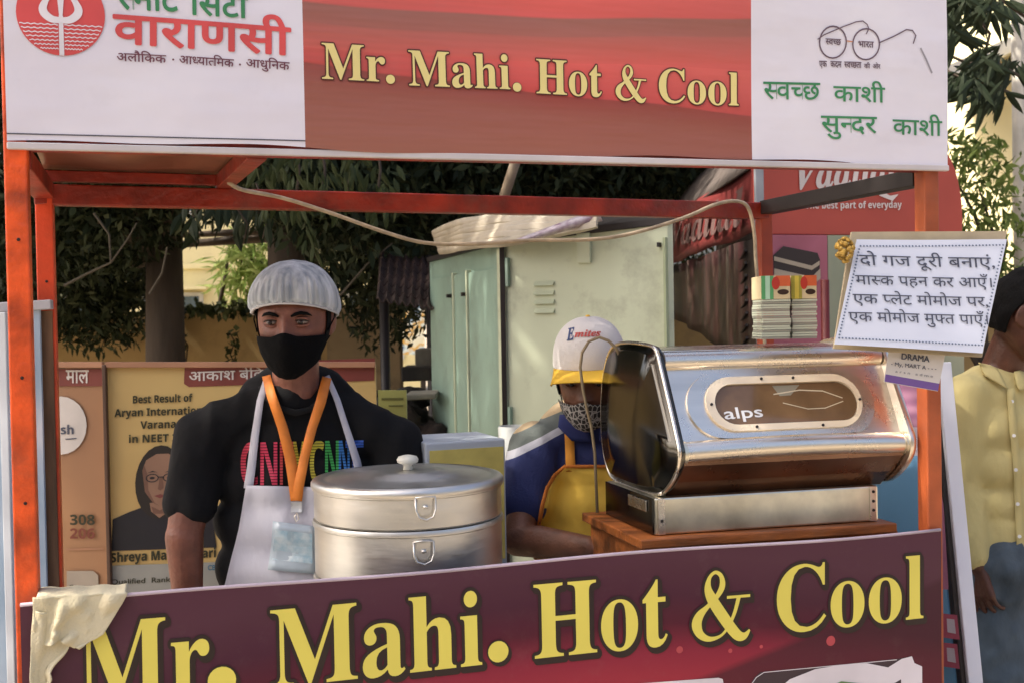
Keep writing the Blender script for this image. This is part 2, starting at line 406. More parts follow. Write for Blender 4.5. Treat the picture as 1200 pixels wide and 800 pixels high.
def flex(name, kind):
    m = bpy.data.materials.new(name); m.use_nodes = True; N, L, b = nodes(m); b.inputs['Roughness'].default_value = .42; b.inputs['Specular IOR Level'].default_value = .22 if kind == 'low' else .4
    uv = N.new('ShaderNodeUVMap'); sp = N.new('ShaderNodeSeparateXYZ'); L.new(uv.outputs[0], sp.inputs[0]); u, v = sp.outputs[0], sp.outputs[1]
    tc = N.new('ShaderNodeTexCoord')
    ns = N.new('ShaderNodeTexNoise'); ns.inputs['Scale'].default_value = 3; ns.inputs['Detail'].default_value = 5; L.new(tc.outputs['Object'], ns.inputs[0])
    if kind == 'white':
        c = ramp_(N, L, ns.outputs[0], [(.3, 'DAD4DE'), (.7, 'E8E4EA')])
        wrinkle(N, L, b, tc.outputs['Object'], 3, .8, (1, 1, 2.4), 0)
    elif kind == 'top':      # printed red design with brown sweeps; v=0 at the lower hem, .5 at the photo's upper edge
        w = math_(N, L, 'ADD', v, math_(N, L, 'MULTIPLY', u, .115))
        w2 = math_(N, L, 'ADD', v, math_(N, L, 'MULTIPLY', math_(N, L, 'SUBTRACT', u, .35), math_(N, L, 'MULTIPLY', u, -.06)))
        w3 = math_(N, L, 'ADD', w, math_(N, L, 'MULTIPLY', math_(N, L, 'SUBTRACT', ns.outputs[0], .5), .02))
        lower = ramp_(N, L, w3, [(0, 'A46A58'), (.20, '9E5C4C'), (.275, '984438'), (.278, 'CE5048'), (.42, 'E86A60')])
        up = ramp_(N, L, w2, [(.30, 'E2645A'), (.405, 'BC685A'), (.41, 'AC685A'), (.47, 'A0685A'), (.475, 'DC625A'), (.60, 'E86C62'), (.605, 'A85248'), (1, 'C05048')])
        side = ramp_(N, L, u, [(0, '000000'), (.25, '9A9A9A'), (.55, 'FFFFFF'), (.85, 'A0A0A0'), (1, '303030')])
        f = math_(N, L, 'GREATER_THAN', math_(N, L, 'ADD', v, math_(N, L, 'MULTIPLY', ns.outputs[0], .01)), .33)
        c = mix_(N, L, f, lower, up)
        wv = N.new('ShaderNodeTexWave'); wv.wave_type = 'BANDS'; wv.bands_direction = 'Z'; wv.inputs['Scale'].default_value = 26; wv.inputs['Distortion'].default_value = 1.2; wv.inputs['Detail Scale'].default_value = .3
        L.new(tc.outputs['Object'], wv.inputs[0])
        k = math_(N, L, 'MULTIPLY', wv.outputs[1], ramp_(N, L, u, [(0, '5A5A5A'), (.5, '303030'), (1, '101010')]))
        c = mix_(N, L, math_(N, L, 'MULTIPLY', k, .9), c, (.16, .07, .055, 1))
        gl = mix_(N, L, math_(N, L, 'MULTIPLY', math_(N, L, 'SUBTRACT', 1, side), .28), c, (.25, .09, .07, 1)); c = gl
        wrinkle(N, L, b, tc.outputs['Object'], 3.5, .6, (.6, 1, 4))
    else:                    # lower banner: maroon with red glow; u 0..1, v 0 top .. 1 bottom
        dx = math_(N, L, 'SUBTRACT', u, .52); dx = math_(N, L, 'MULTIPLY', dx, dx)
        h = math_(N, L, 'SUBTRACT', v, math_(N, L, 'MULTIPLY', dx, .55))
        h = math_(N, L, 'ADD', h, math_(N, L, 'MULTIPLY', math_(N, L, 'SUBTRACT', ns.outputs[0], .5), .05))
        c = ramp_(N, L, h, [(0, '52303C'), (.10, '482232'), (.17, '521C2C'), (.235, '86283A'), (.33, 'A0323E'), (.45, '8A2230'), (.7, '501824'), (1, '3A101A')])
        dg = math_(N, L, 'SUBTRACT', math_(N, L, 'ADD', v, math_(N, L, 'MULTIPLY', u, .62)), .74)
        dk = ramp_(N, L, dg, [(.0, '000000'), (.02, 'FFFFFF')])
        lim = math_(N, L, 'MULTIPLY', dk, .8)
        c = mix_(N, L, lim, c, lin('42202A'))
        wrinkle(N, L, b, tc.outputs['Object'], 3.2, .55, (.8, 1, 3))
    n4 = N.new('ShaderNodeTexNoise'); n4.inputs['Scale'].default_value = 14; n4.inputs['Detail'].default_value = 10; n4.inputs['Roughness'].default_value = .75; L.new(tc.outputs['Object'], n4.inputs[0])
    dr = ramp_(N, L, n4.outputs[0], [(.55, '000000'), (.8, '505050')])
    c = mix_(N, L, dr, c, (.3, .26, .22, 1))
    L.new(c, b.inputs['Base Color']); return m
u355, _ = TOPP.hit(356, 100); u881, _ = TOPP.hit(881, 100); uR, _ = TOPP.hit(1109, 100); uL, _ = TOPP.hit(6, 100)
ZH = 1.6 + 0  # height helper
def hem(u):          # lower edge of the upper banner, slightly sagging
    return 1.912 + .004 * math.sin(u * 6) + .0025 * math.sin(u * 17 + 1)
ZTOP = 2.46
def panel(name, pl, u0, u1, zf0, zf1, mat, nu=40, nv=24, th=.002):
    b = MB(); b.grid(lambda s, t: pl.pt(u0 + (u1 - u0) * s, zf0(u0 + (u1 - u0) * s) * (1 - t) + zf1(u0 + (u1 - u0) * s) * t), nu, nv, uv=True)
    bmesh.ops.recalc_face_normals(b.bm, faces=b.bm.faces[:])
    if b.bm.faces[0].normal.dot(pl.n) < 0: bmesh.ops.reverse_faces(b.bm, faces=b.bm.faces[:])
    ret = bmesh.ops.solidify(b.bm, geom=b.bm.faces[:], thickness=th)
    return b.build(name, mat, cart, smooth=30, norm=False)
m_fw = flex('white_flex', 'white')
bl = panel('banner_panel', TOPP, uL, u355, hem, lambda u: ZTOP, m_fw)
br_ = panel('banner_panel', TOPP, u881, uR, hem, lambda u: ZTOP, m_fw)
bc = panel('banner_panel', TOPP, u355, u881, hem, lambda u: ZTOP, flex('red_flex', 'top'), nu=60)
for o, t in ((bl, 'white banner panel with red round trident emblem'), (bc, 'red printed banner panel with yellow serif lettering'), (br_, 'white banner panel with round spectacles emblem')): o['label'] = t
# lower hem strip and thin line on the left panel
b = MB(); b.grid(lambda s, t: TOPP.pt(uL + (u355 - uL) * s, 1.925 + .0022 * (t - .5), .0012), 30, 1); b.build('hem_line', M('grey_ink', '55535C'), bl, norm=False)
b = MB(); b.beam(TOPP.pt(uL + .0, 1.905, 0), TOPP.pt(uR, 1.905, 0), .012, .012, up=E2); b.build('hem_bar', M('off_white', 'CFC8C8', .5), cart)

def serif_word(name, word, pl, A, B, h, fill, dark, parent, dotpx=None, dotr=None, grow=.02, off=.0015, shadow=0, bold=.0):
    vs, fs = layout(serif(word), bold); o = MB()
    place(o, layout(serif(word), grow), pl, A, B, h, off, ref=vs)
    if shadow: place(o, layout(serif(word), grow), pl, A, B, h, off - .0005, ref=vs, dx=shadow * .7, dy=-shadow)
    f = MB(); place(f, (vs, fs), pl, A, B, h, off + .0006)
    if dotpx:
        u, v = pl.hit(*dotpx); r = pl.dist(*dotpx) * dotr / FPX
        for mb, rr, dd in ((o, r + grow * 4 * r, 0), (f, r, .0006)):
            q, ff = dot(rr); mb.raw([pl.pt(u + a, v + c, off + dd) for a, c in q], ff)
        if shadow:
            q, ff = dot(r + grow * 4 * r); o.raw([pl.pt(u + a + shadow * .7, v + c - shadow, off - .0005) for a, c in q], ff)
    oo = o.build('letter_outline', dark, parent, norm=False); ff_ = f.build(name, fill, parent, norm=False)
# upper red panel
for w, A, B, h, dp in (('Mr', (377, 93.5), (451, 97), 42, (457, 94, 5.2)), ('Mahi', (479, 101), (598, 105), 42, (606, 102.5, 5.2)), ('Hot', (629, 109.5), (706, 113.5), 40.5, None), ('Cool', (773, 119.5), (866, 124), 40, None)):
    serif_word('lettering', w, TOPP, A, B, h, m_yellowink2, m_outline2, bc, dp and dp[:2], dp and dp[2], grow=.028)
for grow, mt, off in ((.028, m_outline2, .0015), (0, m_yellowink2, .0021)):
    b = MB(); place(b, amp(grow), TOPP, (722, 117), (758, 119), 42, off, ref=amp(0)[0], step=2e-6); b.build('lettering', mt, bc, norm=False)
# left panel print
m_green = M('green_ink', '3E8A56', .5); m_red = M('red_ink', 'D8504E', .5); m_mar = M('maroon_text_ink', '6E3848', .5); m_wh = M('white_ink', 'E8E2E6', .5)
text('lettering', 'स~माट', TOPP, (136, 11), (210, 15), 30, m_green, bl, .018)
text('lettering', 'िसटी', TOPP, (222, 18), (291, 22.5), 36, m_green, bl, .018)
text('lettering', 'वाराणसी', TOPP, (132, 51), (341, 66), 48, m_red, bl, .02)
text('lettering', 'अलौिकक', TOPP, (137, 72), (195, 75), 13, m_mar, bl, .012)
text('lettering', 'आध~यात~िमक', TOPP, (210, 75.5), (274, 80), 13, m_mar, bl, .012)
text('lettering', 'आधुिनक', TOPP, (288, 79.5), (339, 83.5), 13, m_mar, bl, .012)
b = MB()
for c in ((203, 71), (281, 77)):
    u, v = TOPP.hit(*c); q, ff = dot(.0018); b.raw([TOPP.pt(u + a, v + d, .0015) for a, d in q], ff)
b.build('lettering', m_mar, bl, norm=False)
# round emblem with trident
ec = V(TOPP.hit(71.5, 17)); er = TOPP.dist(71, 17) * 43.5 / FPX
def emb(pts, off, mb): mb.raw([TOPP.pt(ec.x + x * er, ec.y + y * er, off) for x, y in pts], [tuple(range(len(pts)))])
b = MB(); emb(dot(1, n=48)[0], .0012, b); em = b.build('emblem', m_red, bl, norm=False)
b = MB()
for k in range(7):
    y = -.28 - .095 * k; xw = math.sqrt(max(0, .95 - y * y))
    n = 26
    for s0, s1 in ((-xw, -.07), (.07, xw)):
        pts = [(s0 + (s1 - s0) * i / n, y + .012 * math.sin(i * 1.4 + k)) for i in range(n + 1)]
        for p, q in zip(pts, pts[1:]): emb([p, q, (q[0], q[1] + .026), (p[0], p[1] + .026)], .0018, b)
b.build('wave_line', m_wh, bl, norm=False)
def stroke(pts, wd):
    out = []
    for (p, q, w0, w1) in zip(pts, pts[1:], wd, wd[1:]):
        d = V((q[0] - p[0], q[1] - p[1])).normalized(); n = V((-d.y, d.x)); out.append([(p[0] + n.x * w0, p[1] + n.y * w0), (q[0] + n.x * w1, q[1] + n.y * w1), (q[0] - n.x * w1, q[1] - n.y * w1), (p[0] - n.x * w0, p[1] - n.y * w0)])
    return out
b = MB()
emb([(-.055, -1), (.055, -1), (.05, -.05), (-.05, -.05)], .002, b)
emb([(0, .88), (.085, .45), (.06, .2), (.035, -.1), (-.035, -.1), (-.06, .2), (-.085, .45)], .0021, b)
for s in (-1, 1):
    pts = [(0, -.16), (.2, -.14), (.36, -.02), (.40, .12), (.34, .28), (.27, .42), (.30, .58), (.25, .8)]
    wd = [.07, .085, .095, .09, .07, .06, .045, .004]
    P3 = [V((x * s, y, w_)) for (x, y), w_ in zip(pts, wd)]; S3 = []
    for k in range(len(P3) - 1):
        a_, p_, q_, c_ = (P3[max(0, min(len(P3) - 1, j))] for j in (k - 1, k, k + 1, k + 2))
        for i in range(6):
            t = i / 6; S3.append(.5 * (2 * p_ + (q_ - a_) * t + (2 * a_ - 5 * p_ + 4 * q_ - c_) * t * t + (3 * p_ - a_ - 3 * q_ + c_) * t ** 3))
    S3.append(P3[-1]); ed_ = []
    for k, p_ in enumerate(S3):
        d_2 = V((S3[min(k + 1, len(S3) - 1)] - S3[max(k - 1, 0)])[:2]).normalized(); n_2 = V((-d_2.y, d_2.x)) * max(.003, p_.z); ed_.append(((p_.x + n_2.x, p_.y + n_2.y), (p_.x - n_2.x, p_.y - n_2.y)))
    for k in range(len(ed_) - 1): emb([ed_[k][0], ed_[k + 1][0], ed_[k + 1][1], ed_[k][1]], .0022 + .00001 * s, b)
b.build('trident', m_wh, bl, norm=False)
# right panel print
text('lettering', 'स~वच~छ', TOPP, (895, 116), (961, 117.5), 20, m_green, br_, .008)
text('lettering', 'काशी', TOPP, (976, 119), (1036, 121), 25, m_green, br_, .008)
text('lettering', 'सुन~दर', TOPP, (962, 155), (1027, 156.5), 19, m_green, br_, .008)
text('lettering', 'काशी', TOPP, (1045, 158), (1103, 160), 25, m_green, br_, .008)
m_gl = M('grey_brown_ink', '6A5460', .5)
def polyline(mb, pl, pts, w, off, k0=0):
    pp = [V(pl.hit(*p)) for p in pts]
    for k, (p, q) in enumerate(zip(pp, pp[1:])):
        d = (q - p).normalized(); n = V((-d.y, d.x)) * w / 2; e = d * w * .3
        mb.raw([pl.pt(*(x), off + 1e-5 * ((k + k0) % 2)) for x in (p + n - e, q + n + e, q - n + e, p - n - e)], [(0, 1, 2, 3)])
def arc(cx, cy, rx, ry, a0=0, a1=360, n=24): return [(cx + rx * math.cos(R(a0 + (a1 - a0) * k / n)), cy + ry * math.sin(R(a0 + (a1 - a0) * k / n))) for k in range(n + 1)]
b = MB()
polyline(b, TOPP, arc(974.5, 50.5, 15.5, 18.5), .003, .0015); polyline(b, TOPP, arc(1013, 53, 15.5, 18), .003, .0015)
polyline(b, TOPP, [(957, 47), (964, 42), (985, 33), (1001, 27), (1009, 26), (1014, 30), (1016, 35), (1013, 41)], .0022, .0017)
polyline(b, TOPP, [(1029, 51), (1045, 44), (1060, 36), (1067, 37), (1071, 43), (1068, 52)], .0025, .0017)
b.build('spectacles_print', m_gl, br_, norm=False)
b = MB(); polyline(b, TOPP, [(990, 49), (997, 50)], .0022, .0015); b.build('bridge_print', M('orange_ink', 'D08A60'), br_, norm=False)
text('lettering', 'स~वच~छ', TOPP, (966, 53), (984, 54), 7, m_gl, br_, .02)
text('lettering', 'भारत', TOPP, (1004, 56), (1022, 57), 7, m_gl, br_, .02)
for t, x0, x1 in (('एक', 959, 968), ('कदम', 972, 985), ('स~वच~छता', 988, 1008), ('की', 1011, 1018), ('ओर', 1021, 1030)):
    text('lettering', t, TOPP, (x0, 79 + (x0 - 959) * .035), (x1, 79 + (x1 - 959) * .035), 7, m_gl, br_, .02)
b = MB(); polyline(b, TOPP, [(1077, 58), (1083, 70), (1090, 86)], .004, .0013); b.build('scuff_mark', M('scuff_grey', 'A9A4AA'), br_, norm=False)

# lower banner
uLL, _ = LOWP.hit(24, 720); uLR, _ = LOWP.hit(1102, 640)
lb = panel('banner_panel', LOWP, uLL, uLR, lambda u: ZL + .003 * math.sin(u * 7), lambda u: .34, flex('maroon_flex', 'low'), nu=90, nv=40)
lb['label'] = 'maroon lower banner with large yellow serif lettering'
b = MB(); b.tube([LOWP.pt(uLL + (uLR - uLL) * k / 30, ZL + .002 + .003 * math.sin((uLL + (uLR - uLL) * k / 30) * 7), -.002) for k in range(31)], .0035, 8)
b.build('banner_edge', M('pale_edge', 'B9A9B4', .5), cart, smooth=True)
for w, A, B, h, dp in (('Mr', (92, 827.5), (246, 812), 98, (260, 795, 15)), ('Mahi', (318, 804), (565, 778), 92, (584, 763, 12)), ('Hot', (627, 771.5), (783, 755), 86.5, None), ('Cool', (910, 741), (1081, 723), 79, None)):
    serif_word('lettering', w, LOWP, A, B, h, m_yellowink, m_outline, lb, dp and dp[:2], dp and dp[2], grow=.034, shadow=.006)
for grow, mt, off, dx, dy in ((.045, m_outline, .001, .004, -.006), (.045, m_outline, .0015, 0, 0), (0, m_yellowink, .0022, 0, 0)):
    b = MB(); place(b, amp(grow), LOWP, (811, 752), (879, 745), 82, off, dx=dx, dy=dy, ref=amp(0)[0], step=2e-6); b.build('lettering', mt, lb, norm=False)
for c, r in (((797, 761), 4), ((973, 750), 5.5), ((856, 762), 2.5), ((892, 757), 2)):
    b = MB(); u, v = LOWP.hit(*c); q, ff = dot(LOWP.dist(*c) * r / FPX); b.raw([LOWP.pt(u + a, v + d, .0008) for a, d in q], ff); b.build('dot_print', M('pink_ink', 'B8484E'), lb, norm=False)
def pxpoly(mb, pl, pts, off):
    vs = [pl.px(*p, off) for p in pts]; mb.raw(vs, [tuple(range(len(vs)))])
m_wp = M('white_print', 'DDD6DC', .45, var=.08)
b = MB(); pxpoly(b, LOWP, [(700, 815), (700, 804), (842, 793.5), (847, 795), (850, 812), (850, 980), (700, 990)], .001); b.build('photo_print', m_wp, lb, norm=False)
b = MB(); pxpoly(b, LOWP, [(1052, 771), (1068, 768), (1071, 776), (1080, 780), (1080, 985), (872, 1000), (880, 800), (884, 793), (892, 786), (895, 788)], .0008)
b.build('photo_print', M('dark_print', '3A2A32', .45), lb, norm=False)
b = MB(); pxpoly(b, LOWP, [(905, 812), (925, 795), (955, 783), (985, 778), (1015, 776), (1040, 781), (1056, 771), (1068, 768), (1071, 776), (1080, 780), (1080, 985), (885, 1000), (885, 830)], .0012); b.build('photo_print', m_wp, lb, norm=False)
b = MB(); polyline(b, LOWP, [(878, 830), (881, 800), (886, 793), (895, 787), (1050, 772)], .0015, .0014); b.build('photo_border', m_wp, lb, norm=False)
b = MB(); pxpoly(b, LOWP, [(935, 850), (950, 812), (985, 800), (1022, 803), (1050, 850)], .0016); b.build('photo_print', M('food_orange_ink', 'C88050'), lb, norm=False)
b = MB(); pxpoly(b, LOWP, [(965, 806), (985, 797), (1012, 800), (1000, 812)], .002); b.build('photo_print', M('food_green_ink', '6A8A52'), lb, norm=False)

# ------------------------------------------------------------------ steamer pot
PC = at(478, 560, 2.29); PC.z = 1.0205
pot = thing('steamer_pot', PC, 'large round aluminium momo steamer with white lid knob on the counter', 'steamer pot')
def tier(z0, z1, name):
    b = MB(); rr = .1925
    b.lathe([(.16, z0), (rr - .004, z0), (rr, z0 + .004), (rr, z1 - .012), (rr + .0035, z1 - .010), (rr + .004, z1 - .005), (rr + .002, z1), (.17, z1 - .001)], PC * 1 - UZ * PC.z, 96)
    return b.build(name, m_alu, pot, smooth=35)
t0 = tier(1.0205, 1.0925, 'tier'); t1 = tier(1.0935, 1.2035, 'tier'); t2 = tier(1.2045, 1.2755, 'tier')
b = MB(); c0 = V((PC.x, PC.y, 0))
b.lathe([(.197, 1.268), (.1985, 1.272), (.198, 1.279), (.193, 1.2845), (.183, 1.287), (.176, 1.284), (.165, 1.2855), (.155, 1.289), (.12, 1.2925), (.118, 1.294), (.085, 1.296), (.083, 1.2975), (.05, 1.299), (.0, 1.2995)], c0, 96)
lid = b.build('lid', m_alu, pot, smooth=50)
b = MB(); b.lathe([(.0, 1.299), (.010, 1.3), (.009, 1.309), (.013, 1.312), (.021, 1.315), (.0225, 1.321), (.019, 1.327), (.008, 1.330), (0, 1.3305)], c0 + V((.002, -.02, 0)), 32)
b.build('knob', M('white_plastic', 'D9D6C8', .35), pot, smooth=True)
def clasp(par, px, zc, h=.026):
    d = ray(px, 590); dd = V((d.x, d.y)).normalized()      # where the sight line meets the pot wall
    oc = V((-PC.x, -PC.y)); bq = oc.dot(dd); cq = oc.length_squared - .1925 ** 2; t = -bq - math.sqrt(max(0, bq * bq - cq))
    hit = V((dd.x * t, dd.y * t, zc)); nrm = (V((hit.x, hit.y, 0)) - c0).normalized(); tx = UZ.cross(nrm)
    def q(x, y, o): return hit + tx * x + UZ * y + nrm * o
    b = MB(); b.prism([q(-.015, h * .6, -.002), q(.015, h * .6, -.002), q(.014, -h * .4, -.002), q(.008, -h * .75, -.002), q(-.008, -h * .75, -.002), q(-.014, -h * .4, -.002)], nrm * .005, .0012)
    pl_ = b.build('clasp', m_alu, pot)
    b = MB(); pts = [q(-.019, h * .6, .004), q(-.019, -h * .3, .009), q(-.014, -h * .8, .011), q(0, -h * 1.02, .012), q(.014, -h * .8, .011), q(.019, -h * .3, .009), q(.019, h * .6, .004), q(0, h * .66, .004), q(-.019, h * .6, .004)]
    b.tube(pts, .0022, 8); b.ell(q(0, -.002, .005), (.006, .006, .004), sub=2); b.build('clasp_ring', m_alu, pl_, smooth=True)
clasp(pot, 498, 1.253); clasp(pot, 495, 1.169)

# ------------------------------------------------------------------ steel machine
OA = V((.973, .23, 0)).normalized(); OB = V((-.28, .96, 0)).normalized(); OO = at(768, 628, 2.32); OO.z = 0
ZO = 1.1455
def OV(a, b, z): return OO + OA * a + OB * b + UZ * z
stand = MB(); stand.prism([OV(-.05, -.03, 1.116), OV(.565, -.03, 1.116), OV(.565, .33, 1.116), OV(-.05, .33, 1.116)], UZ * .028, .004)
stt = thing('wooden_stand', OV(.25, .1, 1.0205), 'scuffed orange brown wooden stand under the steel machine', 'stand')
for i in range(3):
    b = MB(); y0 = -.03 + .12 * i; b.prism([OV(-.045, y0, 1.124), OV(.548, y0, 1.124), OV(.548, y0 + .117, 1.124), OV(-.045, y0 + .117, 1.124)], UZ * .020, .003); b.build('plank', m_wood, stt)
stand.bm.free()
for a in (-.03, .53):
    b = MB(); b.prism([OV(a, -.015, 1.021), OV(a + .03, -.015, 1.021), OV(a + .03, .31, 1.021), OV(a, .31, 1.021)], UZ * .1025, .002); b.build('leg', m_wood, stt)
b = MB(); b.prism([OV(0, -.012, 1.05), OV(.53, -.012, 1.05), OV(.53, .008, 1.05), OV(0, .008, 1.05)], UZ * .0735, .002); b.build('apron_board', m_wood, stt)
mc = thing('steel_warmer', OV(.25, .12, ZO), 'stainless steel grilling machine with oval glass window on the wooden stand', 'grill machine')
b = MB(); b.prism([OV(0, 0, ZO), OV(.522, 0, ZO), OV(.522, .28, ZO), OV(0, .28, ZO)], UZ * .078, .004); base = b.build('base', [m_steel2], mc)
b = MB(); b.prism([OV(-.004, .004, ZO + .001), OV(-.004, .276, ZO + .001), OV(-.001, .276, ZO + .001), OV(-.001, .004, ZO + .001)], UZ * .076); b.build('side_plate', m_steel_dark, base)
b = MB(); b.prism([OV(-.008, .03, ZO + .045), OV(-.008, .13, ZO + .045), OV(-.0045, .13, ZO + .045), OV(-.0045, .03, ZO + .045)], UZ * .024, .001); b.build('rating_plate', m_steel, base)
for x in (.006, .50):
    b = MB(); b.prism([OV(x, -.003, ZO + .001), OV(x + .016, -.003, ZO + .001), OV(x + .016, -.0005, ZO + .001), OV(x, -.0005, ZO + .001)], UZ * .076, .0008); b.build('corner_flange', m_steel, base)
for x, z in ((.014, .03), (.508, .025), (.508, .045), (.508, .066)):
    b = MB(); b.lathe([(0, .002), (.003, .002), (.0035, 0)], OV(x, -.0035, ZO + z), 10, axis=-OB); b.build('screw', m_dark, base)
prof = [(.03, 1.221), (-.018, 1.262), (-.058, 1.298), (-.062, 1.325), (-.045, 1.352), (.012, 1.478), (.03, 1.512), (.055, 1.53), (.24, 1.535), (.30, 1.50), (.335, 1.42), (.335, 1.30), (.30, 1.235), (.26, 1.221)]
b = MB(); b.prism([OV(.03, y, z) for y, z in prof], OA * .518); b.build('body', m_steel, mc, smooth=30)
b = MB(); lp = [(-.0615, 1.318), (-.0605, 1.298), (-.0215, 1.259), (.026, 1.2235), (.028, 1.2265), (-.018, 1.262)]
b.prism([OV(.034, y - .002, z - .001) for y, z in lp[:4]] + [OV(.034, .0, 1.25), OV(.034, -.03, 1.29)], OA * .508); b.build('reflection_panel', M('reflection_brown_steel', (.30, .17, .11), .28, 1, var=.35, vs=4, bump=.1, bs=4), mc)  # extra sheet; its brown colour stands in for the underside's dark reflection
cprof = [(.02, 1.222), (-.04, 1.255), (-.078, 1.292), (-.088, 1.325), (-.078, 1.352), (.005, 1.505), (.018, 1.53), (.045, 1.544), (.25, 1.548), (.315, 1.51), (.348, 1.42), (.348, 1.30), (.31, 1.235), (.26, 1.222)]
def smoothprof(p, n=2):
    for _ in range(n):
        q = []
        for i in range(len(p)):
            a, c = p[i], p[(i + 1) % len(p)]; q += [(a[0] * .75 + c[0] * .25, a[1] * .75 + c[1] * .25), (a[0] * .25 + c[0] * .75, a[1] * .25 + c[1] * .75)]
        p = q
    return p
cp = smoothprof(cprof, 2)
cc = (sum(p[0] for p in cp) / len(cp), sum(p[1] for p in cp) / len(cp))
for a0, sg in ((.03, -1), (.545, 1)):
    b = MB(); rings = []
    for sc_, da in ((1, 0), (1.01, .004), (1.01, .010), (.985, .015), (.93, .0165), (.90, .0245), (.6, .03), (.3, .032), (.02, .0325)):
        rings.append([b.v(OV(a0 + sg * da, cc[0] + (y - cc[0]) * sc_, cc[1] + (z - cc[1]) * sc_)) for y, z in cp])
    for r0, r1 in zip(rings, rings[1:]):
        for k in range(len(cp)): b.bm.faces.new([r0[k], r0[(k + 1) % len(cp)], r1[(k + 1) % len(cp)], r1[k]])
    b.bm.faces.new(rings[0]); b.bm.faces.new(rings[-1])
    b.build('end_cap', m_steel_dark if sg < 0 else m_steel, mc, smooth=50)
    if sg < 0:
        b = MB(); b.tube([OV(a0 - .012, cc[0] + (y - cc[0]) * 1.0, cc[1] + (z - cc[1]) * 1.0) for y, z in cp + cp[:1]], .0045, 8); b.build('rim', m_steel, mc, smooth=True)
b = MB(); b.tube([OV(a, .030, 1.508 + .0) for a in np.linspace(.034, .543, 12)], .0215, 20); b.build('top_bar', m_steel, mc, smooth=40)
b = MB(); b.tube([OV(a, -.056 - .006 * math.sin((a - .034) / .514 * math.pi), 1.323 + .006 * math.sin((a - .034) / .514 * math.pi)) for a in np.linspace(.034, .550, 24)], .0225, 20)
b.build('lower_bar', m_steel, mc, smooth=40)
for a in (.034, .540):
    b = MB(); b.tube([OV(a, -.058, 1.323), OV(a + .008, -.058, 1.323)], .0245, 20); b.build('bar_collar', m_steel2, mc, smooth=40)
OP = Plane(OV(.03, -.045, 1.352), OA, V(OV(.03, .012, 1.478) - OV(.03, -.045, 1.352)))
def stadium(cx0, cx1, y0, y1, n=14):
    r = (y1 - y0) / 2; cy = (y0 + y1) / 2; pts = [(cx1 - r + r * math.cos(R(a)), cy + r * math.sin(R(a))) for a in np.linspace(-90, 90, n)] + [(cx0 + r + r * math.cos(R(a)), cy + r * math.sin(R(a))) for a in np.linspace(90, 270, n)]
    return pts
def pxr(x0, yt, x1, yb):     # pixel box to plane box on the oven panel
    cy = (yt + yb) / 2; a = OP.hit(x0, cy)[0]; c = OP.hit(x1, cy)[0]; xm = (x0 + x1) / 2
    return a, c, OP.hit(xm, yb)[1], OP.hit(xm, yt)[1]
def ringplate(name, outer, inner, off, th, mat, par):
    b = MB(); n = len(outer)
    A = [b.v(OP.pt(*p, off)) for p in outer]; B = [b.v(OP.pt(*p, off + th)) for p in [(q[0] * .994 + outer_c[0] * .006, q[1] * .98 + outer_c[1] * .02) for q in outer]]
    if inner:
        C = [b.v(OP.pt(*p, off + th)) for p in inner]; D = [b.v(OP.pt(*p, off)) for p in inner]
        seq = [A, B, C, D]
    else: seq = [A, B]
    for r0, r1 in zip(seq, seq[1:]):
        for k in range(n): b.bm.faces.new([r0[k], r0[(k + 1) % n], r1[(k + 1) % n], r1[k]])
    if not inner: b.bm.faces.new(B)
    return b.build(name, mat, par, smooth=35)
bo = pxr(803, 436, 1024, 512); bi = pxr(824, 441, 1008, 505); bg = pxr(835, 450, 1003, 497)
outer_c = ((bo[0] + bo[1]) / 2, (bo[2] + bo[3]) / 2)
s1, s2, s3 = stadium(*bo), stadium(*bi), stadium(*bg)
ringplate('outer_frame', s1, s2, .0005, .006, m_steel, mc)
ringplate('window_frame', s2, s3, .003, .010, M('cream_steel', 'F0DFC2', .3, .15, var=.06, coat=.3), mc)
gw = ringplate('window_glass', s3, None, .003, .004, M('brown_glass', '8A6B4C', .12, var=.3, vs=5, coat=.5), mc)
for p in ((889, 446), (926, 445), (1004, 470), (961, 500), (884, 502), (831, 476)):
    b = MB(); u, v = OP.hit(*p); b.lathe([(0, .003), (.0028, .003), (.003, 0)], OP.pt(u, v, .013), 10, axis=OP.n); b.build('bolt', m_dark, mc)
text('lettering', 'alps', OP, (848, 492), (893, 489), 13, m_white, gw, .012, off=.0078)
b = MB(); polyline(b, OP, [(905, 463), (935, 458), (962, 459), (985, 467)], .0025, .0076); polyline(b, OP, [(916, 473), (945, 480), (965, 479), (986, 471)], .002, .0076)
b.build('reflection_line', M('pale_reflection', 'D2C4A8'), gw, norm=False)  # pale lines drawn as two curved reflections on the glass
b = MB(); pxpoly(b, OP, [(903, 453), (935, 452), (925, 464), (912, 465)], .0075); b.build('grey_patch', M('grey_mark', '8C8674'), gw, norm=False)  # plain grey patch on the glass
# bent cable handle beside the machine
b = MB(); pts = [at(x, y, 2.52) for x, y in ((728, 420), (722, 408), (713, 399), (702, 395), (690, 400), (682, 413), (680, 430), (683, 455), (688, 480), (693, 500), (697, 530), (700, 600))]
b.tube(pts, .0035, 8); tag(b.build('bent_tube', M('tan_rubber', '8C7A5C', .5), smooth=True), 'thin tan tube arching up beside the left end of the machine', 'tube')

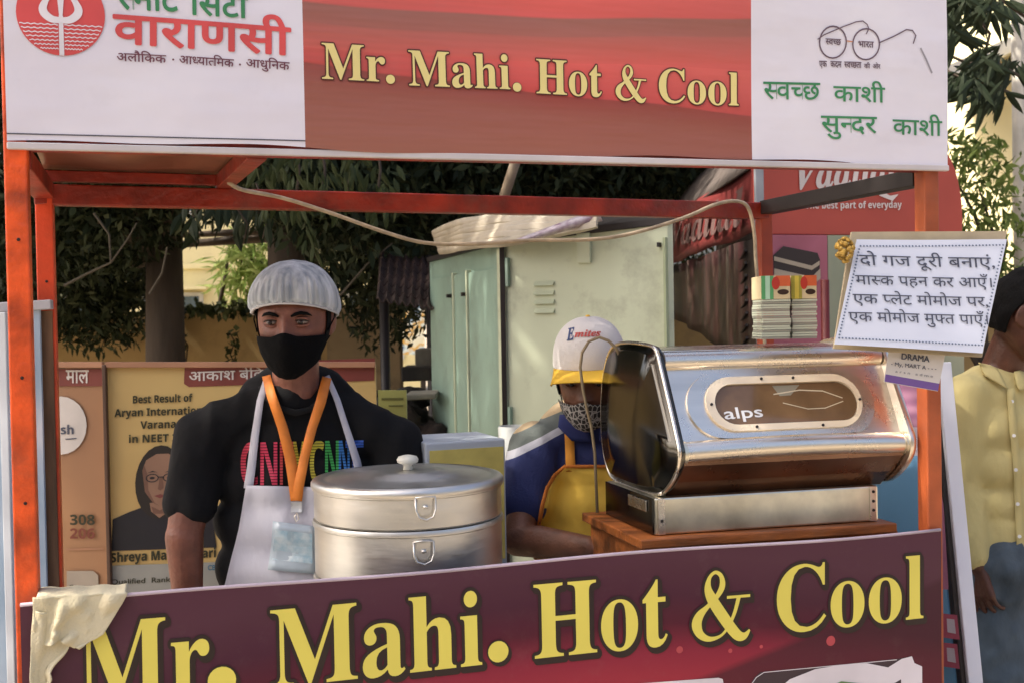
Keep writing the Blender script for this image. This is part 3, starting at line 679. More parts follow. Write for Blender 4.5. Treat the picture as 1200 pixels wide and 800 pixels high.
# ------------------------------------------------------------------ people
def H(d, feat=1.0):
    """head surface for a direction: x side, y forward, z up (metres, centre between the ears)"""
    x, y, z = d; px, py, pz = .0775 * x, .094 * y, .117 * z
    if z < 0:
        t = -z; px *= 1 - .24 * t ** 1.8
        if y < 0: py *= 1 - .30 * t
        py += .05 * t * t
    else: px *= 1 + .05 * z * (1 - z); py *= 1 - .02 * z
    if y > 0:
        f = min(1, y * 2.2); py *= 1 - .05 * math.exp(-(px / .05) ** 2)
        g = lambda a, s: math.exp(-(a / s) ** 2)
        nz = pz + .004
        ridge = (.3 + .7 * min(1, max(0, (.014 - nz) / .05))) * (1 / (1 + math.exp((nz - .012) * 350))) * (1 / (1 + math.exp((-.044 - nz) * 400)))
        o = .024 * ridge * g(px, .0095) + .009 * g(abs(px) - .012, .007) * g(pz + .041, .008)
        o += -.0105 * g(abs(px) - .033, .015) * g(pz + .001, .012) + .0055 * g(abs(px) - .03, .024) * g(pz - .020, .009)
        o += .0035 * g(abs(px) - .043, .014) * g(pz + .025, .016)
        o += .007 * g(px, .02) * g(pz + .066, .010) - .004 * g(px, .024) * g(pz + .0665, .0025) + .005 * g(px, .016) * g(pz + .100, .012)
        py += o * f * feat
    return V((px, py, pz))
def headmat(c, fwd, up=(0, 0, 1), s=1.0):
    f = V(fwd).normalized(); x = f.cross(V(up)).normalized(); z = x.cross(f)
    m = Matrix((x, f, z)).transposed().to_4x4(); return Matrix.Translation(V(c)) @ m @ Matrix.Scale(s, 4)
def dir_(az, el): return (math.sin(R(az)) * math.cos(R(el)), math.cos(R(az)) * math.cos(R(el)), math.sin(R(el)))
def add_head(mb, hm):
    b = bmesh.new(); bmesh.ops.create_icosphere(b, subdivisions=6, radius=1)
    for v in b.verts: v.co = hm @ H(v.co.normalized())
    me = bpy.data.meshes.new('t'); b.to_mesh(me); b.free(); mb.bm.from_mesh(me); bpy.data.meshes.remove(me)
    for s in (-1, 1):
        rot = hm.to_3x3() @ Matrix.Rotation(R(18 * s), 3, 'Z')
        mb.ell(hm @ V((s * .079, -.008, -.004)), (.008, .018, .031), rot, 3); mb.ell(hm @ V((s * .0765, .0, -.026)), (.007, .009, .012), rot, 2)
def add_hand(mb, wrist, d, palm_n, s=1.0, curl=.5, side=1):
    """palm, four unequal bent fingers and a thumb; d points along the hand, palm_n out of the palm"""
    d = V(d).normalized(); n = (V(palm_n) - d * V(palm_n).dot(d)).normalized(); w = d.cross(n) * side
    W = V(wrist)
    for k in range(4):
        mb.capsule(W + w * (.006 * (k - 1.5)) * s, W + (d * .088 + w * .020 * (k - 1.5)) * s, .014 * s, .0115 * s, 10)
    for k, (ln, r) in enumerate(((.070, .0085), (.078, .009), (.073, .0085), (.058, .0075))):
        p = W + (d * .088 + w * .0205 * (k - 1.5)) * s; a = curl * (.7 + .1 * k); dd = d
        for j, q in enumerate((.46, .30, .26)):
            an = a * (j + 1) * .8; dd = (d * math.cos(an) + n * math.sin(an)).normalized() + w * .04 * (k - 1.5)
            e = p + dd * ln * q * s; mb.capsule(p, e, r * s * (1 - .08 * j), r * s * (1 - .08 * (j + 1)), 8); p = e
    p = W + (d * .025 - w * .026) * s; dd = (d * .7 - w * .6 + n * .35).normalized(); e = p + dd * .042 * s
    mb.capsule(p, e, .0125 * s, .0105 * s, 10); mb.capsule(e, e + (dd * .6 + d * .5 + n * .2).normalized() * .034 * s, .0105 * s, .0085 * s, 8)
def patch(az0, az1, el0, el1, off, nu=48, nv=24, hm=None, feat=0.0, th=.0015, extra=None):
    b = MB()
    def f(u, v):
        az = az0 + (az1 - az0) * u; e0 = el0(az) if callable(el0) else el0; e1 = el1(az) if callable(el1) else el1
        el = e0 + (e1 - e0) * v; d = V(dir_(az, el)); p = H(d, feat); o = off(az, el) if callable(off) else off
        q = p + V((d.x, d.y, d.z * .6)).normalized() * o
        return hm @ (extra(q, u, v) if extra else q)
    b.grid(f, nu, nv); b.solid(th); return b
def eyes(hm, par, look=(0, 0), white='8C7E74', skin=None):
    skin = skin or m_skin
    for s in (-1, 1):
        c = V((s * .0325, .0765, -.002)); b = MB(); b.ell(hm @ c, (.0125, .0115, .0050), hm.to_3x3().normalized(), 3); e = b.build('eye', M('eye_white', white, .2, var=.1), par, smooth=True)
        b = MB(); b.ell(hm @ (c + V((look[0], .0085, look[1]))), (.0054, .0040, .0054), hm.to_3x3().normalized(), 3); b.build('iris', M('dark_iris', '1A0F0A', .1), e, smooth=True)
        b = MB()
        b.tube([hm @ V((s * (.0325 + .0155 * math.cos(R(a))), .0855 - .006 * abs(math.cos(R(a))) ** 2, -.002 + .0062 * math.sin(R(a)))) for a in np.linspace(8, 172, 9)], [.001, .0018, .0023, .0025, .0026, .0025, .0023, .0018, .001], 8)
        b.build('eyelid', M('dark_eyelid', '2A1810', .6), e, smooth=True)
        for zc, zz, rr in ((-.0035, -1, .0026), (.0035, 1, .0030)):
            b = MB(); b.tube([hm @ V((s * (.0325 + .0165 * math.cos(R(a))), .0850 - .006 * abs(math.cos(R(a))) ** 2, -.002 + zc * .6 + zz * .0062 * math.sin(R(a)))) for a in np.linspace(5, 175, 9)], [.001, .002, rr, rr, rr, rr, rr, .002, .001], 8)
            b.build('lid_fold', skin, e, smooth=True)
        b = MB(); b.tube([hm @ V((s * x, y, z)) for x, y, z in ((.013, .0925, .0105), (.022, .0925, .0150), (.034, .0895, .0175), (.045, .082, .0155), (.053, .073, .0105))], [.0022, .0040, .0042, .0034, .001], 8)
        b.build('eyebrow', m_hair, par, smooth=True)
m_skin = M('brown_skin', '845240', .5, var=.2, vs=22, bump=.22, bs=140)
m_skin2 = M('dark_brown_skin', '80543E', .48, var=.2, vs=22, bump=.22, bs=140)
m_skin3 = M('deep_brown_skin', '583426', .48, var=.2, vs=22, bump=.22, bs=140)
m_hair = M('black_hair', '050404', .9, var=.2, vs=60, bump=.3, bs=260, spec=.2, stretch=(1, 1, .3))
m_blackcloth = M('black_cloth', '09090A', .95, var=.2, vs=4, bump=.25, bs=250, spec=.15)
m_denim = M('blue_denim', '64727E', .9, vs=6, bump=.7, bs=22, col2='2C363E', stretch=(1, 1, .5))
def folds(sc, amp_, st=(1, 1, 1), seed=0):
    o = V((seed * 7.3, 0, 0))
    def f(p):
        q = V((p.x * st[0], p.y * st[1], p.z * st[2])) * sc + o
        a = noise.noise(q); return amp_ * (1 - abs(a) * 3.2) * .6 + amp_ * .4 * noise.noise(q * 2.3)
    return f
def legs(name, hip, h, width, mat, par, fwd, shoe=True):
    s = V(fwd).cross(UZ).normalized(); b = MB()
    b.capsule(hip + s * width * .55, hip - s * width * .55, .125, .125)
    feet = []
    for k in (-1, 1):
        hp = hip + s * width * .55 * k - UZ * .05; kn = V((hp.x, hp.y, 0)) + UZ * h * .5 + V(fwd) * .03 + s * k * .02; an = V((hp.x, hp.y, 0)) + UZ * .09 + s * k * .03
        b.capsule(hp, kn, .098, .07); b.capsule(kn, an, .072, .056); feet.append(an)
    o, bv = remeshed(b, name, mat, par, .011, 5, folds(13, .012, (1, 1, 1.1), 3))
    for a in feet:
        b = MB(); b.capsule(a - V(fwd) * .03 - UZ * .045, a + V(fwd) * .15 - UZ * .052, .045, .036); b.capsule(a, a - UZ * .05, .05, .045)
        remeshed(b, 'shoe', M('dark_shoe', '2A2320', .5), par, .01, 3)
    return o, bv
CUTS = {}
def rows_surface(rows, bvh, off, ncol, Ydef, nsub=3, jitter=0, flat=False):
    """cloth laid on a body: rows of (left px, right px); every point is dropped on the body along the sight line"""
    pts = []
    n = len(rows)
    for i in range((n - 1) * nsub + 1):
        k = min(i // nsub, n - 2); t = (i - k * nsub) / nsub; a, b = rows[k], rows[k + 1]
        L_ = (a[0][0] * (1 - t) + b[0][0] * t, a[0][1] * (1 - t) + b[0][1] * t); Q = (a[1][0] * (1 - t) + b[1][0] * t, a[1][1] * (1 - t) + b[1][1] * t)
        row = []
        for j in range(ncol + 1):
            s = j / ncol; px = L_[0] * (1 - s) + Q[0] * s; py = L_[1] * (1 - s) + Q[1] * s; d = ray(px, py).normalized()
            h = bvh.ray_cast(CO, d)
            row.append([d, (h[0] - CO).length if h[0] is not None else None])
        pts.append(row)
    allr = [q[1] for r in pts for q in r if q[1]]; md = sum(allr) / len(allr) if allr else Ydef
    for r in pts:
        last = None
        for q in r:
            if q[1] is None: q[1] = last if last else md
            last = q[1]
    for _ in range(3):
        for i in range(len(pts)):
            for j in range(ncol + 1):
                nb = [pts[a][c][1] for a, c in ((i - 1, j), (i + 1, j), (i, j - 1), (i, j + 1)) if 0 <= a < len(pts) and 0 <= c <= ncol]
                pts[i][j][1] = min(pts[i][j][1], .5 * pts[i][j][1] + .5 * sum(nb) / len(nb))
    mb = MB(); vs = [[mb.v(CO + q[0] * (q[1] - off)) for q in r] for r in pts]
    for i in range(len(pts) - 1):
        for j in range(ncol): mb.bm.faces.new([vs[i][j], vs[i + 1][j], vs[i + 1][j + 1], vs[i][j + 1]])
    return mb
class Two:
    def __init__(s, a, b): s.a, s.b = a, b
    def ray_cast(s, o, d):
        p, q = s.a.ray_cast(o, d), s.b.ray_cast(o, d)
        if p[0] is None: return q
        if q[0] is None: return p
        return p if (p[0] - o).length < (q[0] - o).length else q
def strip(pts, w, bvh, off, Yd, nsub=4):
    rows = []
    for i, p in enumerate(pts):
        q0 = V(pts[max(0, i - 1)]); q1 = V(pts[min(len(pts) - 1, i + 1)]); d = (q1 - q0).normalized(); n = V((-d.y, d.x)) * (w[i] if isinstance(w, list) else w) / 2
        rows.append(((p[0] - n.x, p[1] - n.y), (p[0] + n.x, p[1] + n.y)))
    return rows_surface(rows, bvh, off, 2, Yd, nsub)
def drape_text(body, x0, x1, yb, h, bvh, off, bold, slope=0.0):
    vs, fs = layout(body, bold); a0 = min(v[0] for v in vs); a1 = max(v[0] for v in vs); hh = max(v[1] for v in vs); out = []
    for vv in vs:
        x, y = vv[0], vv[1]; off_ = off + (vv[2] * 3 if len(vv) > 2 else 0)
        px = x0 + (x - a0) / (a1 - a0) * (x1 - x0); py = yb - y / hh * h + slope * (px - x0); d = ray(px, py).normalized(); r = bvh.ray_cast(CO, d)
        out.append(CO + d * ((r[0] - CO).length - off_ if r[0] is not None else 2.6))
    return out, fs

# ---- vendor in the black T-shirt
v1 = thing('person', at(345, 700, 2.56) * V((1, 1, 0)) if False else V((at(345, 700, 2.56).x, 2.56, 0)), 'man in white hair net, black mask, black T-shirt and white apron behind the cart', 'person')
hm1 = headmat(at(345.5, 374, 2.49), (-.03, -1, -.06), s=1.03)
b = MB(); add_head(b, hm1)
nk = at(347, 455, 2.55); b.capsule(at(346, 415, 2.53), nk, .053, .058); b.capsule(nk, at(347, 500, 2.58), .058, .056)
sl, sr = at(238, 510, 2.54), at(462, 518, 2.60)
el_l = at(216, 628, 2.50); wr_l = at(222, 735, 2.50)
el_r = at(484, 640, 2.56); wr_r = at(478, 740, 2.52)
b.capsule(sl, el_l, .052, .042); b.capsule(el_l, wr_l, .043, .030); b.capsule(sr, el_r, .054, .044); b.capsule(el_r, wr_r, .044, .03)
b.capsule(nk - UZ * .03, sl, .034, .042); b.capsule(nk - UZ * .03, sr, .034, .042)
b.ell(at(347, 575, 2.60), (.16, .10, .24)); add_hand(b, wr_l, (0.03, -.05, -1), (.8, -.3, 0), .95, .5, -1); add_hand(b, wr_r, (-.03, -.05, -1), (-.8, -.3, 0), .95, .5, 1)
_, bb1 = remeshed(b, 'body', m_skin, v1, .0042, 3)
def tshirt(mb, nk, sl, sr, el_l, el_r, cx, cy, cw, r0=.068, sleeve=.7, tdep=.115, bottom=None):
    mb.capsule(nk + UZ * -.028, nk.lerp(sl, .5) + UZ * .0, .058, .054); mb.capsule(nk.lerp(sl, .5), sl, .054, r0)
    mb.capsule(nk + UZ * -.028, nk.lerp(sr, .5), .058, .054); mb.capsule(nk.lerp(sr, .5), sr, .054, r0)
    mb.capsule(sl, sl.lerp(el_l, sleeve), r0, r0 - .006); mb.capsule(sr, sr.lerp(el_r, sleeve), r0, r0 - .006)
    c = V((cx, cy, 0))
    for zz, w, dp in bottom: mb.ell(c + UZ * zz, (w, dp, .11), sub=3)
b = MB(); C1 = at(347, 560, 2.60)
tshirt(b, nk, sl, sr, el_l, el_r, C1.x, C1.y, .2, .062, .66, bottom=[(1.40, .155, .088), (1.33, .185, .11), (1.24, .188, .125), (1.14, .192, .128), (1.04, .195, .128), (.94, .195, .13), (.86, .195, .132)])
sh1, bv1 = remeshed(b, 't_shirt', M('black_tshirt', '141416', .9, var=.2, vs=5, bump=.8, bs=13, spec=.3), v1, .008, 7, folds(9, .012, (1.3, 1, .6), 1))
# cut the neckline: collar band
b = strip([(306, 452), (314, 466), (328, 478), (346, 483), (364, 479), (378, 467), (387, 452)], 7, Two(bv1, bb1), .004, 2.5, 5); b.solid(.004); b.build('collar', M('black_rib', '0E0E0F', .9), v1, smooth=True)
legs('trousers', V((C1.x, C1.y + .01, .86)), .86, .16, M('dark_trousers', '23252B', .85), v1, (0, -1, 0))
eyes(hm1, v1, (0.001, 0))
b = patch(72, 288, -22, 22, .0035, 60, 16, hm1, 0, .002); b.build('hair', m_hair, v1, smooth=True)
# hair net
def netfn(u, v):
    az = 360 * u; fr = math.cos(R(az)); rim = .012 + .027 * max(0, fr) ** 1.2 - .02 * max(0, -fr)
    zt = .129; t = v; prof_r = (1 - t ** 2.5) ** .5
    tuck = 1 - .06 * math.exp(-(t / .05) ** 2)
    ph = az + 9 * noise.noise(V((az * .05, 0, 3)))
    pl = (1 + .028 * math.sin(R(ph * 29)) * math.exp(-((t - .22) / .34) ** 2) + .018 * math.sin(R(ph * 53 + 40)) * math.exp(-((t - .2) / .3) ** 2) + .02 * noise.noise(V((math.cos(R(az)) * 2, math.sin(R(az)) * 2, t * 3))))
    r = prof_r * tuck * pl
    lat = .0965
    return hm1 @ V((math.sin(R(az)) * lat * r, math.cos(R(az)) * .112 * r - .004, rim + (zt - rim) * t ** .92))
b = MB(); b.grid(netfn, 360, 30); bmesh.ops.remove_doubles(b.bm, verts=b.bm.verts[:], dist=.0002); b.build('hair_net', M('white_net', 'D2D8DC', .85, vs=55, bump=.5, bs=90, col2='86909A', stretch=(1, 1, .07)), v1, smooth=True)
b = MB(); b.tube([netfn(k / 72, 0) * 1 for k in range(73)], .003, 6, caps=False); b.build('elastic_rim', M('white_elastic', 'D0D0D2', .8), v1, smooth=True)
# mask
def mask_off(az, el): return .007 + .006 * min(1, max(0, (-el - 10) / 30)) + .014 * math.exp(-(az / 22) ** 2) * math.exp(-((el + 26) / 26) ** 2) + .002 * noise.noise(V((az * .06, el * .09, 0)))
def masked(hm, mat, par, az=74, top=-15, topc=-10, bot=-72, offf=mask_off, fold=.002):
    b = patch(-az, az, lambda a: bot + 30 * (abs(a) / az) ** 3.2, lambda a: top + (topc - top) * math.exp(-(a / 14) ** 2), offf, 48, 24, hm, 0.35)
    o = b.build('face_mask', mat, par, smooth=True)
    for s in (-1, 1):
        p0 = hm @ (H(V(dir_(s * az, -12))) + V((s * .005, 0, 0))); p1 = hm @ V((s * .088, -.004, .018)); p2 = hm @ V((s * .084, -.02, -.02)); p3 = hm @ (H(V(dir_(s * az, -32))) + V((s * .005, 0, 0)))
        b = MB(); b.tube([p0, p0.lerp(p1, .6) + (hm.to_3x3() @ V((s * .004, 0, 0))), p1, p2, p3], .0018, 6); b.build('ear_loop', mat, o, smooth=True)
    return o
masked(hm1, m_blackcloth, v1)
# print on the shirt
cols = {'C': 'C8364E', 'N': 'D03A5A'}
shp = [('C', 282, 303, 'C23048'), ('N', 305, 325, 'CC3354'), ('N', 328, 344, 'D24A4A'), ('Y', 343, 358, 'C8B83A'), ('C', 363, 380, 'D0C23C'), ('N', 381, 397, '45B050'), ('N', 397, 410, '3A7CC0'), ('T', 405, 426, '3C66C4')]
for ch, x0, x1, cl in shp:
    b = MB(); n = 15
    vs, fs = layout(sansbold(ch)); a0 = min(v[0] for v in vs); hh = max(v[1] for v in vs)
    # horizontal stripes: cut the letter into bars
    for k in range(n):
        bb_ = bmesh.new(); bv_ = [bb_.verts.new((x, y, 0)) for x, y in vs]
        for f in fs:
            try: bb_.faces.new([bv_[i] for i in f])
            except ValueError: pass
        lo, hi = hh * k / n, hh * (k + .78) / n
        bmesh.ops.bisect_plane(bb_, geom=bb_.verts[:] + bb_.edges[:] + bb_.faces[:], plane_co=(0, lo, 0), plane_no=(0, -1, 0), clear_outer=True)
        bmesh.ops.bisect_plane(bb_, geom=bb_.verts[:] + bb_.edges[:] + bb_.faces[:], plane_co=(0, hi, 0), plane_no=(0, 1, 0), clear_outer=True)
        bb_.verts.index_update(); pv_ = []
        a1 = max(v[0] for v in vs)
        for v in bb_.verts:
            px = x0 + (v.co.x - a0) / (a1 - a0) * (x1 - x0); py = 567 - v.co.y / hh * 51 + (px - 350) * -.02; d = ray(px, py).normalized(); r = bv1.ray_cast(CO, d)
            pv_.append(CO + d * ((r[0] - CO).length - .003 if r[0] is not None else 2.6))
        b.raw(pv_, [tuple(v.index for v in f.verts) for f in bb_.faces]); bb_.free()
    b.build('shirt_lettering', M('print_' + cl, cl, .6, var=.05), sh1, norm=False)
m_apron = M('white_apron_cloth', 'C6C5CE', .85, var=.06, vs=5, bump=.5, bs=16, stretch=(1.6, 1, .6))
b = rows_surface([((289, 568), (372, 570)), ((285, 590), (376, 592)), ((280, 620), (388, 620)), ((272, 650), (400, 650)), ((264, 684), (415, 684)), ((258, 740), (425, 740))], bv1, .013, 16, 2.5, 5)
for v in b.bm.verts: v.co += V((0, -1, 0)) * .004 * noise.noise(v.co * 16)
b.solid(.0018); ap1 = b.build('apron', m_apron, v1, smooth=True)
b = strip([(313, 442), (305, 470), (299, 510), (295, 545), (291, 572)], [7, 8, 9, 10, 11], Two(bv1, bb1), .010, 2.5); b.solid(.0015); b.build('apron_strap', m_apron, ap1, smooth=True)
b = strip([(383, 440), (395, 468), (408, 508), (418, 540), (423, 565)], [6, 7, 8, 9, 9], Two(bv1, bb1), .010, 2.5); b.solid(.0015); b.build('apron_strap', m_apron, ap1, smooth=True)
m_lan = M('orange_ribbon', 'E8862E', .6, var=.08, vs=30, bump=.1, bs=200)
b = strip([(312, 440), (318, 462), (331, 500), (340, 535), (346, 570), (347, 586)], [10, 11, 12, 13, 15, 13], Two(bv1, bb1), .018, 2.5); b.solid(.0015); ly = b.build('lanyard', m_lan, v1, smooth=True)
b = strip([(383, 442), (376, 470), (366, 500), (357, 535), (350, 570), (348, 586)], [11, 12, 11, 11, 12, 12], Two(bv1, bb1), .0215, 2.5); b.solid(.0015); b.build('ribbon', m_lan, ly, smooth=True)
b = rows_surface([((341, 588), (354, 588)), ((341, 600), (354, 600))], bv1, .024, 3, 2.5); b.solid(.004); b.build('clip', M('white_metal_clip', 'D8D8D4', .3, .3), ly)
b = MB(); c = at(347, 606, 2.42)
d_ = bv1.ray_cast(CO, ray(347, 606).normalized()); dl = (d_[0] - CO).length - .027; hk = [CO + ray(x, y).normalized() * dl for x, y in ((348, 600), (345, 605), (347, 611), (350, 607), (348, 600))]
b.tube(hk, .0015, 6); b.build('hook', m_steel, ly, smooth=True)
b = rows_surface([((320, 610), (370, 616)), ((318, 640), (370, 645)), ((314, 667), (369, 672))], bv1, .024, 6, 2.5); b.solid(.0012)
idc = b.build('badge_sleeve', M('clear_plastic_sleeve', 'B4C2CC', .15, var=.1, vs=9, coat=.5), ly, smooth=True)
b = rows_surface([((322, 620), (366, 625)), ((320, 645), (366, 649)), ((319, 655), (366, 660))], bv1, .0265, 6, 2.5); b.build('badge_print', M('pale_teal_print', '8FB0C0', .5, var=.3, vs=60, col2='C4D0D4'), idc)

# ---- second vendor with cap and yellow apron
v2 = thing('person', V((at(690, 600, 2.86).x, 2.86, 0)), 'man in white cap with yellow brim and yellow apron bending behind the steel machine', 'person')
hm2 = headmat(at(691, 440, 2.80), (-.20, -1, -.15), s=1.03)
b = MB(); add_head(b, hm2)
nk2 = at(697, 498, 2.90); b.capsule(at(693, 460, 2.84), nk2, .054, .058)
sl2, sr2 = at(628, 525, 2.88), at(772, 520, 2.95); el2 = at(607, 632, 2.74); wr2 = at(690, 640, 2.62)
el2r = at(790, 640, 2.85); wr2r = at(735, 648, 2.66)
b.capsule(sl2, el2, .050, .040); b.capsule(el2, el2.lerp(wr2, .3), .041, .041); b.capsule(el2.lerp(wr2, .3), wr2, .041, .027); b.capsule(sr2, el2r, .056, .044); b.capsule(el2r, wr2r, .044, .03)
b.capsule(nk2, sl2, .045, .045); b.capsule(nk2, sr2, .045, .045); b.ell(at(700, 590, 2.93), (.16, .1, .22))
add_hand(b, wr2, (1, -.25, -.1), (0, -.2, -1), .95, .5, -1); add_hand(b, wr2r, (-.8, -.4, -.1), (0, -.2, -1), .95, .5, 1)
remeshed(b, 'body', m_skin2, v2, .0048, 3)
# striped polo: bands by height in the cloth's own frame
def polo_mat():
    m = bpy.data.materials.new('striped_polo_cloth'); m.use_nodes = True; N, L, b = nodes(m); b.inputs['Roughness'].default_value = .9
    tc = N.new('ShaderNodeTexCoord'); sp = N.new('ShaderNodeSeparateXYZ'); L.new(tc.outputs['Object'], sp.inputs[0])
    h = math_(N, L, 'ADD', sp.outputs[2], math_(N, L, 'MULTIPLY', math_(N, L, 'ABSOLUTE', sp.outputs[0]), .45))
    h = math_(N, L, 'SUBTRACT', h, 1.0)
    c = ramp_(N, L, h, [(0, '28305E'), (.30, '28305E'), (.335, '28305E'), (.336, 'B4B4BC'), (.357, 'B4B4BC'), (.358, '5C625E'), (.39, '5C625E'), (.391, 'A89474')], 'CONSTANT')
    L.new(c, b.inputs['Base Color'])
    n = N.new('ShaderNodeTexNoise'); n.inputs['Scale'].default_value = 220; L.new(tc.outputs['Object'], n.inputs[0]); bp = N.new('ShaderNodeBump'); bp.inputs['Strength'].default_value = .2; bp.inputs['Distance'].default_value = .01; L.new(n.outputs[0], bp.inputs['Height']); L.new(bp.outputs[0], b.inputs['Normal'])
    return m
b = MB(); C2 = at(700, 590, 2.93)
tshirt(b, nk2, sl2, sr2, el2, el2r, C2.x, C2.y, .2, .070, .60, bottom=[(1.30, .16, .10), (1.22, .175, .12), (1.12, .175, .125), (1.02, .17, .125), (.92, .17, .13), (.84, .172, .13)])
m_polo = polo_mat()
sh2, bv2 = remeshed(b, 'polo_shirt', m_polo, v2, .008, 6, folds(9, .008, (1.2, 1, .6), 2))
m_navy = M('navy_collar', '2A3264', .9, var=.1)
for s, pts in ((-1, [(668, 478), (655, 500), (672, 520), (690, 512), (692, 490)]), (1, [(722, 482), (735, 505), (716, 522), (702, 512), (705, 492)])):
    rows = [((656 if s < 0 else 708, 486), (682 if s < 0 else 738, 484)), ((654 if s < 0 else 704, 500), (689 if s < 0 else 740, 503)), ((670 if s < 0 else 702, 516), (694 if s < 0 else 722, 518))]
    b = rows_surface(rows, bv2, .014, 6, 2.8, 3); b.solid(.004); b.build('collar', m_navy, sh2, smooth=True)
legs('trousers', V((C2.x, C2.y + .01, .84)), .84, .16, M('grey_trousers', '3A3A3E', .85), v2, (0, -1, 0))
eyes(hm2, v2, (0, -.002), skin=m_skin2)
m_yap = M('yellow_apron_cloth', 'FFD256', .8, var=.08, vs=5, bump=.3, bs=24)
b = rows_surface([((663, 545), (790, 545)), ((650, 556), (790, 556)), ((641, 571), (790, 571)), ((635, 592), (790, 592)), ((630, 622), (790, 622)), ((627, 655), (790, 655)), ((622, 700), (790, 700))], bv2, .016, 24, 2.8, 4)
for v in b.bm.verts: v.co += V((0, -1, 0)) * (.010 * noise.noise(V((v.co.x * 26, v.co.y, v.co.z * 9))) + .004 * noise.noise(v.co * 40))
b.solid(.002); ap2 = b.build('apron', m_yap, v2, smooth=True)
b = strip([(663, 545), (650, 556), (641, 571), (635, 592), (630, 622), (627, 655)], 4, bv2, .022, 2.8); b.solid(.002); b.build('apron_piping', M('orange_piping', 'D87E2C', .8), ap2, smooth=True)
b = strip([(663, 546), (700, 546), (730, 546), (790, 546)], 4, bv2, .022, 2.8); b.solid(.002); b.build('apron_piping', MATS['orange_piping'], ap2, smooth=True)
b = strip([(669, 552), (668, 530), (667, 506)], 11, bv2, .012, 2.8); b.solid(.002); b.build('apron_strap', M('yellow_strap', 'D8902E', .8), ap2, smooth=True)
# patterned mask
def pattern_mat():
    m = bpy.data.materials.new('patterned_mask_cloth'); m.use_nodes = True; N, L, b = nodes(m); b.inputs['Roughness'].default_value = .9
    tc = N.new('ShaderNodeTexCoord'); v = N.new('ShaderNodeTexVoronoi'); v.inputs['Scale'].default_value = 75; v.feature = 'DISTANCE_TO_EDGE'; L.new(tc.outputs['Object'], v.inputs[0])
    L.new(ramp_(N, L, v.outputs[0], [(.04, 'A49E96'), (.12, '26221F')]), b.inputs['Base Color']); return m
masked(hm2, pattern_mat(), v2, top=-24, topc=-18, bot=-66)
b = patch(65, 295, -18, 30, .006, 60, 16, hm2, 0, .003); b.build('hair', m_hair, v2, smooth=True)
# baseball cap
def capfn(u, v):
    az = 360 * u; t = v; r = (1 - t ** 2.6) ** .5
    return hm2 @ V((math.sin(R(az)) * .089 * r, math.cos(R(az)) * .106 * r - .004, .028 + (.118) * t ** .95 + .002 * math.sin(R(az * 6)) * 0))
b = MB(); b.grid(capfn, 72, 20); bmesh.ops.remove_doubles(b.bm, verts=b.bm.verts[:], dist=.0002)
for f in b.bm.faces: f.smooth = True
cap = b.build('cap', M('white_cap_cloth', 'D6D2CE', .8, var=.06, bump=.2, bs=200), v2, smooth=True)
def brimfn(u, v):
    az = -62 + 124 * u; a = R(az); base = V((math.sin(a) * .089, math.cos(a) * .106 - .004, .030)); ext = math.cos(a * 90 / 66) ** .6 * .086 * v if abs(az) < 65 else 0
    return hm2 @ (base + V((math.sin(a) * .25, 1, 0)).normalized() * ext + UZ * (-.009 * v - .030 * (abs(az) / 62) ** 2 * v - .003 * (abs(az) / 62) ** 2))
b = MB(); b.grid(brimfn, 40, 10); b.solid(.003); b.build('brim', M('yellow_brim_cloth', 'DDB02E', .7, bump=.2, bs=200), cap, smooth=True)
b = MB(); b.ell(hm2 @ V((0, -.004, .147)), (.006, .006, .003), sub=2); b.build('button', m_yap, cap, smooth=True)
capo = BVHTree.FromPolygons([v.co + cap.matrix_world.translation * 0 + WL[cap.name] for v in cap.data.vertices], [p.vertices[:] for p in cap.data.polygons])
pv_, fs_ = drape_text('𝒎𝒊𝒕𝒆𝒔', 673, 704, 395, 8, capo, .002, .02, -.05); b = MB(); b.raw(pv_, fs_); b.build('cap_lettering', M('red_thread', 'C05048'), cap, norm=False)
pv_, fs_ = drape_text('𝑬', 664, 673, 399, 14, capo, .002, .02, -.2); b = MB(); b.raw(pv_, fs_); b.build('cap_lettering', M('blue_thread', '3C4C7C'), cap, norm=False)

# ---- bystander in the yellow shirt
v3 = thing('person', V((at(1175, 600, 3.05).x, 3.05, 0)), 'man in pale yellow shirt and blue jeans standing at the right edge looking away', 'person')
f3 = V((.86, -.36, -.34)); hm3 = headmat(at(1201, 368, 3.02), f3, s=1.02)
b = MB(); add_head(b, hm3)
nk3 = at(1174, 438, 3.10); b.capsule(at(1190, 395, 3.06), nk3, .056, .064)
sh_f = V((.72, -.70, 0)).normalized(); sh_s = sh_f.cross(UZ).normalized()
C3 = at(1176, 560, 3.10)
sl3, sr3 = at(1133, 462, 3.02), at(1218, 462, 3.22)
el3 = at(1126, 570, 3.02); wr3 = at(1144, 658, 2.96); el3r = at(1225, 570, 3.25); wr3r = at(1240, 640, 3.1)
b.capsule(nk3, sl3, .045, .045); b.capsule(nk3, sr3, .045, .045); b.capsule(sl3, el3, .045, .04); b.capsule(el3, wr3, .04, .028)
b.capsule(sr3, el3r, .045, .04); b.capsule(el3r, wr3r, .04, .028); b.ell(C3, (.12, .12, .2))
add_hand(b, wr3, (.10, -.12, -1), (.75, .5, 0), 1.0, .55, 1); add_hand(b, wr3r, (.2, -.2, -1), (-.75, -.5, 0), 1.0, .6, -1)
remeshed(b, 'body', m_skin3, v3, .0044, 3)
b = MB()
b.capsule(nk3 - UZ * .035, nk3.lerp(sl3, .5), .05, .056); b.capsule(nk3.lerp(sl3, .5), sl3, .056, .058); b.capsule(nk3 - UZ * .035, nk3.lerp(sr3, .5), .05, .056); b.capsule(nk3.lerp(sr3, .5), sr3, .056, .058)
